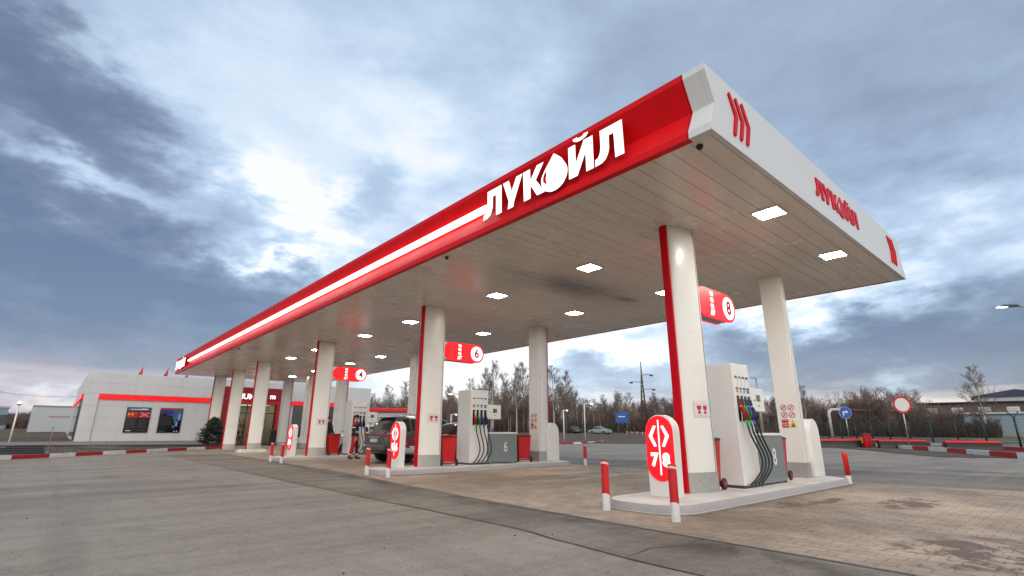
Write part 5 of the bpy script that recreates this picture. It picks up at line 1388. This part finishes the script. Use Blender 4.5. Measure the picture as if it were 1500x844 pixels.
def tree(px, dist, toppy, kind, i, label, group, xyz=None):
    g = G(px, dist); t, c, h0 = proto(kind, i); h = max(1.5, zat(toppy, px, dist)-g.z); s = h/h0
    o = empty('bare_tree', g, label, 'tree', group, random.uniform(0, 6.28)); wv = random.uniform(.9, 1.15)
    wid = max(s, .55)*wv; o.scale = (wid, wid, s)
    for nm, me in (('trunk', t), ('crown', c)):
        q = bpy.data.objects.new(nm, me); col.objects.link(q); q.parent = o
    return o
rng = random.Random(3)
G1 = 'bare trees of the wood behind the far road'
for k_ in range(104):
    px = 538+(1012-538)*((k_*.618034) % 1); row = k_ % 4; dist = (112, 122, 134, 146)[row]+rng.uniform(-4, 4)
    top = 587+rng.uniform(-13, 8)-(7 if 640 < px < 860 else 0)
    tree(px, dist, top, 'birch' if rng.random() < .8 else 'bush', rng.randrange(5) if True else 0, 'bare leafless tree in the dense wood behind the far road', G1)
for px, top, d_, lab in ((722, 531, 100, 'tall bare birch rising highest above the wood, between pump 6 and its rear column'), (708, 541, 106, 'tall bare tree left of the highest birch, above pump 6'), (757, 537, 104, 'tall bare birch just left of the rear column of pump 6'), (768, 533, 108, 'tall bare tree touching the left side of the rear column of pump 6'),
        (812, 538, 104, 'tall bare birch just right of the rear column of pump 6'), (829, 545, 108, 'second tall bare birch right of the rear column of pump 6'), (655, 566, 90, 'bare tree right beside the middle column, under the lamp arm'), (588, 560, 78, 'bare tree above the red car wash frame, beside the third rear column'), (566, 566, 80, 'bare spreading tree behind the red car wash frame'), (738, 548, 112, 'bare birch standing behind the highest one'), (690, 556, 112, 'bare tree above the left shoulder of pump 6'), (745, 560, 98, 'slim bare tree behind the display of pump 6')):
    tree(px, d_, top, 'birch', rng.randrange(5), lab, None)
for k_ in range(40):
    px = 1150+(1470-1150)*((k_*.618034+.3) % 1); dist = 112+rng.uniform(-10, 18)
    top = 588+rng.uniform(-9, 6)-(10 if 1230 < px < 1330 else 0)+(12 if px > 1370 else 0)
    tree(px, dist, top, 'bush', rng.randrange(4), 'bare bushy tree in the row behind the fence at right', 'bare bushy trees behind the fence at right')
for px, top, lab, kd in ((1183, 566, 'bare tree beside the rear column of pump 8, above the blue arrow sign at left', 'birch'), (1268, 570, 'broad bare tree between the blue arrow sign and the red ringed sign', 'bush'), (1305, 562, 'tallest bare bushy tree just left of the red ringed sign', 'bush'), (1448, 537, 'single slim birch standing tall at the right, before the low buildings', 'birch')):
    tree(px, 100, top, kd, 2, lab, None)
for k_ in range(16):
    px = 2+82*((k_*.618+.2) % 1); tree(px, 125+rng.uniform(-8, 10), 606+rng.uniform(-6, 5), 'bush' if k_ % 3 else 'birch', rng.randrange(4), 'dark bare tree in the clump behind the slim lamp at left', 'dark bare trees at far left')
for k_ in range(16):
    px = 1008+145*((k_*.618034+.1) % 1); tree(px, 118+rng.uniform(-8, 16), 588+rng.uniform(-9, 7), 'birch' if k_ % 3 else 'bush', rng.randrange(4), 'bare leafless tree in the dense wood behind the far road', G1)
# dense undergrowth and the far side of the wood: nobody could count these stems
def thicket(name, px0, px1, d0, d1, toppy, n, w, mat, jit=5):
    b = MB(); r_ = random.Random(px0)
    for i in range(n):
        px = r_.uniform(px0, px1); d = r_.uniform(d0, d1); g = G(px, d); h = max(.4, (zat(toppy, px, d)-g.z)*r_.uniform(.35, 1.05))
        q = g+Vector((r_.uniform(-.5, .5), r_.uniform(-.5, .5), h)); random.seed(i); ribbon(b, g, q, w*r_.uniform(.5, 1.3))
        if i % 2 == 0:
            m = g.lerp(q, r_.uniform(.3, .8)); ribbon(b, m, m+Vector((r_.uniform(-1, 1), r_.uniform(-1, 1), r_.uniform(.3, 1.4)))*.9, w*.5)
    return tag(b.build(name, mat, None), kind='stuff')
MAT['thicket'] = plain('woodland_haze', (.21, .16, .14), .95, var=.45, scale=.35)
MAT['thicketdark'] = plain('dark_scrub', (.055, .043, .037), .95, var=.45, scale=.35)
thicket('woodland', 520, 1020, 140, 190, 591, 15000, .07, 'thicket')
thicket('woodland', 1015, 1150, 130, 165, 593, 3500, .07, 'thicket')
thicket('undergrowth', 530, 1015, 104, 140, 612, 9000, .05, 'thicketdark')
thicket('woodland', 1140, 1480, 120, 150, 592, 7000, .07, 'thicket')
thicket('undergrowth', 1150, 1465, 92, 106, 617, 9000, .05, 'thicketdark')
thicket('woodland', -25, 90, 128, 160, 604, 7000, .10, 'thicketdark')
# spruce at the shop corner
t = empty('spruce_bush', (2.35, 37.1, .15), 'small round dark spruce at the kerb in front of the store corner', 'shrub')
b = MB(); b.tube([(0, 0, 0), (0, 0, 1.55)], [.06, .01], 6); b.build('trunk', 'bark', t)
MAT['needle'] = plain('spruce_needles', (.018, .034, .026), .8, var=.5, scale=2.5); MAT['needletip'] = plain('spruce_lit_tips', (.075, .10, .085), .7, var=.3, scale=3)  # paler tip colour stands in for branch ends catching light
b = MB(); r_ = random.Random(5)
for i in range(460):
    u = r_.random()**.9; z = .10+1.45*u; a = r_.uniform(0, 6.28); L = (.98*max(0, 1-(u*1.04-.18)**2/.74)**.62*(1-.35*u)+.05)*r_.uniform(.72, 1.06); 
    base = Vector((0, 0, z)); tip = Vector((math.cos(a)*L, math.sin(a)*L, z+.10+.22*u)); random.seed(i)
    for k_ in range(16):
        f_ = r_.uniform(.25, 1); p_ = base.lerp(tip, f_); dv = Vector((r_.uniform(-1, 1), r_.uniform(-1, 1), r_.uniform(-.2, .9))).normalized()*.16*(1.15-f_*.4); ribbon(b, p_, p_+dv+(tip-base)*.06, .02, 1 if f_ > .88 and r_.random() < .5 else 0)
b.build('crown', ['needle', 'needletip'], t)
# grit and crumbs lying on the asphalt
b = MB(); r_ = random.Random(21)
for i in range(900):
    x, y = r_.uniform(-9, -.5), r_.uniform(-2.2, 12)
    if r_.random() < .3: x, y = r_.uniform(-2.4, .1), r_.uniform(-2, 14)
    s_ = r_.uniform(.003, .010)*(1.8 if r_.random() < .05 else 1); z = .0045; a0 = r_.uniform(0, 6)
    vs = [(x+s_*r_.uniform(.6, 1.3)*math.cos(a0+j*1.257), y+s_*r_.uniform(.6, 1.3)*math.sin(a0+j*1.257), z) for j in range(5)]+[(x, y, z+s_*.7)]
    b.add(vs, [(j, (j+1) % 5, 5) for j in range(5)], i % 2)
tag(b.build('grit', ['plinth', 'gravel'], None), kind='stuff')
# dry grass on the bank
b = MB(); r_ = random.Random(9)
for i in range(7000):
    x = r_.uniform(-9, 3.2); d = r_.uniform(.3, 6); y = ky(x)+d*1.43
    if y > 36.4 and -9 < x < 2.7 or (x < -5.6 and y < 30.5): continue
    z = bankz(x, y); random.seed(i); ribbon(b, Vector((x, y, z-.01)), Vector((x+r_.uniform(-.06, .06), y+r_.uniform(-.06, .06), z+r_.uniform(.03, .11))), .008)
tag(b.build('dry_grass', 'grass', None), kind='stuff')

# ================================================================== SKY AND LIGHT
w = bpy.data.worlds.new('World'); scene.world = w; w.use_nodes = True
nt = w.node_tree; nt.nodes.clear(); out = nt.nodes.new('ShaderNodeOutputWorld')
SUN_EL, SUN_AZ = R(30), R(232)      # direction of the sun, toward the brightened sky behind the camera, angle from +X
sky = nt.nodes.new('ShaderNodeTexSky'); sky.sky_type = 'NISHITA'; sky.sun_disc = False; sky.sun_elevation = SUN_EL; sky.sun_rotation = R(90)-SUN_AZ
bg1 = nt.nodes.new('ShaderNodeBackground'); bg1.inputs['Strength'].default_value = .03
D = nt.nodes.new('ShaderNodeTexCoord').outputs['Generated']
sp_ = nt.nodes.new('ShaderNodeSeparateXYZ'); nt.links.new(D, sp_.inputs[0])
zc = mth(nt, 'ADD', mth(nt, 'MAXIMUM', sp_.outputs['Z'], 0.0), .14)
cv = nt.nodes.new('ShaderNodeCombineXYZ'); nt.links.new(mth(nt, 'DIVIDE', sp_.outputs['X'], zc), cv.inputs[0]); nt.links.new(mth(nt, 'DIVIDE', sp_.outputs['Y'], zc), cv.inputs[1])
P_ = cv.outputs[0]
n_big = noise(nt, .95, 9, P_, .55, .5); n_mid = noise(nt, 2.6, 8, P_, .60, .3); n_fine = noise(nt, 8, 6, P_, .62)
wn_ = nt.nodes.new('ShaderNodeTexNoise'); wn_.inputs['Scale'].default_value = 5.5; wn_.inputs['Detail'].default_value = 5; wn_.inputs['Roughness'].default_value = .6
mpz = nt.nodes.new('ShaderNodeMapping'); mpz.inputs['Scale'].default_value = (1, 1, 2.2); nt.links.new(D, mpz.inputs['Vector']); nt.links.new(mpz.outputs[0], wn_.inputs['Vector'])
w1 = nt.nodes.new('ShaderNodeVectorMath'); w1.operation = 'SUBTRACT'; nt.links.new(wn_.outputs['Color'], w1.inputs[0]); w1.inputs[1].default_value = (.5, .5, .5)
w2 = nt.nodes.new('ShaderNodeVectorMath'); w2.operation = 'MULTIPLY'; nt.links.new(w1.outputs[0], w2.inputs[0]); w2.inputs[1].default_value = (.42, .42, .30)
w3 = nt.nodes.new('ShaderNodeVectorMath'); w3.operation = 'ADD'; nt.links.new(w2.outputs[0], w3.inputs[0]); nt.links.new(D, w3.inputs[1]); DW = w3.outputs[0]
n_ang = noise(nt, 7, 8, mpz.outputs[0], .58, .2)
def blob(px, py, rx, ry, amp, rot=0):
    """soft elliptical cloud mass centred on the view direction of an image pixel; radii in degrees"""
    d = (FW*F_PX+RT*(px-750)+UP*(422-py)).normalized()
    e1 = Vector((d.y, -d.x, 0)).normalized(); e2 = e1.cross(d); c_, s_ = math.cos(R(rot)), math.sin(R(rot))
    a1, a2 = e1*c_+e2*s_, e2*c_-e1*s_
    def dot(v, k):
        n = nt.nodes.new('ShaderNodeVectorMath'); n.operation = 'DOT_PRODUCT'; nt.links.new(DW, n.inputs[0]); n.inputs[1].default_value = v*k; return n.outputs['Value']
    x = dot(a1, 1/math.sin(R(rx))); y = dot(a2, 1/math.sin(R(ry)))
    r2 = mth(nt, 'ADD', mth(nt, 'MULTIPLY', x, x), mth(nt, 'MULTIPLY', y, y))
    front = mth(nt, 'GREATER_THAN', dot(d, 1), 0.0)
    return mth(nt, 'MULTIPLY', mth(nt, 'MULTIPLY', mth(nt, 'POWER', 2.718, mth(nt, 'MULTIPLY', r2, -1)), amp), front)
BL = [(115, 165, 13, 4.8, .62, -22), (-40, 100, 8, 9, .30, 0),                      # upper left bank
      (110, 430, 17, 7, .62, -18), (330, 455, 10, 4.5, .42, -14), (-80, 340, 14, 6, .28, 0), (40, 560, 12, 3, .20, 0), (470, 480, 5, 2, .25, -20),    # big lower left bank
      (125, 256, 8, 2.4, -.62, -16), (395, 285, 7, 3.2, -.38, 28), (290, 225, 9, 4, -.08, 0), (470, 330, 5, 3, -.36, 0), (420, 385, 4, 1.2, -.45, 0),     # bright breaks
      (330, 90, 16, 9, -.20, 0), (620, 210, 9, 10, -.32, 0), (550, 275, 5, 3.5, .24, 0), (610, 110, 10, 6, .06, 0), (60, 40, 14, 3.6, -.12, -8),
      (1150, 60, 24, 10, .16, 0), (1330, 200, 16, 8, .12, 0), (900, 30, 12, 6, .05, 0), (780, 150, 6, 5, -.12, 30),
      (700, 530, 13, 6, -.85, 0), (60, 592, 9, 1.3, -.5, 0), (870, 545, 7, 2.4, .34, 0), (930, 590, 9, 1.2, .16, 0), (860, 495, 8, 2.4, -.5, 0),
      (1320, 495, 17, 3.0, .58, -2), (1470, 440, 9, 4, .36, 8), (1150, 520, 7, 2.0, .28, 0), (1390, 550, 16, 2.0, .36, 0), (1400, 375, 11, 4, -.26, 0), (1175, 455, 9, 3.0, -.5, 0), (1290, 430, 7, 1.6, .10, 0)]
tot = None
for q in BL:
    o_ = blob(*q); tot = o_ if tot is None else mth(nt, 'ADD', tot, o_)
nn = mth(nt, 'ADD', mth(nt, 'MULTIPLY', mth(nt, 'SUBTRACT', n_big, .5), .26), mth(nt, 'ADD', mth(nt, 'MULTIPLY', mth(nt, 'SUBTRACT', n_mid, .5), .24), mth(nt, 'ADD', mth(nt, 'MULTIPLY', mth(nt, 'SUBTRACT', n_ang, .5), .62), mth(nt, 'MULTIPLY', mth(nt, 'SUBTRACT', n_fine, .5), .12))))
amp_n = nt.nodes.new('ShaderNodeMapRange'); nt.links.new(sp_.outputs['Z'], amp_n.inputs[0])
for i, x in enumerate((.27, .52, 1, .24)): amp_n.inputs[i+1].default_value = x
dens = mth(nt, 'ADD', mth(nt, 'MULTIPLY', mth(nt, 'ADD', mth(nt, 'MULTIPLY', tot, .66), mth(nt, 'MULTIPLY', nn, amp_n.outputs[0])), 1.3), .315)
cr = ramp(nt, [(.0, (.98, .98, 1.0)), (.10, (.76, .86, .97)), (.24, (.52, .66, .83)), (.40, (.375, .475, .62)), (.55, (.25, .32, .435)), (.74, (.165, .212, .315)), (1.0, (.11, .15, .25))], dens)
# pink and grey tints low down
def mrange(v, a, b_, c, d):
    n = nt.nodes.new('ShaderNodeMapRange'); nt.links.new(v, n.inputs[0])
    for i, x in enumerate((a, b_, c, d)): n.inputs[i+1].default_value = x
    return n.outputs[0]
low = mrange(sp_.outputs['Z'], .17, .03, 0, 1)
pk = mth(nt, 'MULTIPLY', low, mth(nt, 'ADD', mth(nt, 'MULTIPLY', n_mid, .45), blob(20, 545, 16, 3.4, .6)), True)
c1 = mixc(nt, pk, cr.outputs['Color'], (.47, .33, .42))
hb_n = ramp(nt, [(.44, (0,)*3), (.60, (1,)*3)], noise(nt, 2.6, 5, pos(nt, (1, 1, 7), kind='Generated'), .6)).outputs['Color']
band = mth(nt, 'MULTIPLY', mrange(sp_.outputs['Z'], .095, .06, 0, 1), hb_n)
c2 = mixc(nt, mth(nt, 'MULTIPLY', band, .75), c1, (.95, .84, .78))
# sky behind the photographer brightened and neutral, added to light the scene
bd = nt.nodes.new('ShaderNodeVectorMath'); bd.operation = 'DOT_PRODUCT'; nt.links.new(D, bd.inputs[0]); bd.inputs[1].default_value = Vector((-math.cos(YAW), -math.sin(YAW), .85)).normalized()
bk = mrange(bd.outputs['Value'], .25, .75, 0, 1)
back_fill = ramp(nt, [(.3, (1.28, 1.24, 1.17)), (.7, (.92, .89, .84))], n_big).outputs['Color']
c3 = mixc(nt, bk, c2, back_fill)
bg2 = nt.nodes.new('ShaderNodeBackground'); bg2.inputs['Strength'].default_value = .94; nt.links.new(c3, bg2.inputs['Color'])
nt.links.new(sky.outputs['Color'], bg1.inputs['Color'])
ad = nt.nodes.new('ShaderNodeAddShader'); nt.links.new(bg1.outputs[0], ad.inputs[0]); nt.links.new(bg2.outputs[0], ad.inputs[1]); nt.links.new(ad.outputs[0], out.inputs['Surface'])
sl = bpy.data.lights.new('sun', 'SUN'); sl.energy = .8; sl.angle = R(25); sl.color = (1, .93, .83)
so = bpy.data.objects.new('sun', sl); col.objects.link(so)
sd = Vector((math.cos(SUN_AZ)*math.cos(SUN_EL), math.sin(SUN_AZ)*math.cos(SUN_EL), math.sin(SUN_EL)))
so.rotation_euler = (-sd).to_track_quat('-Z', 'Y').to_euler(); so.location = (-20, -20, 30)
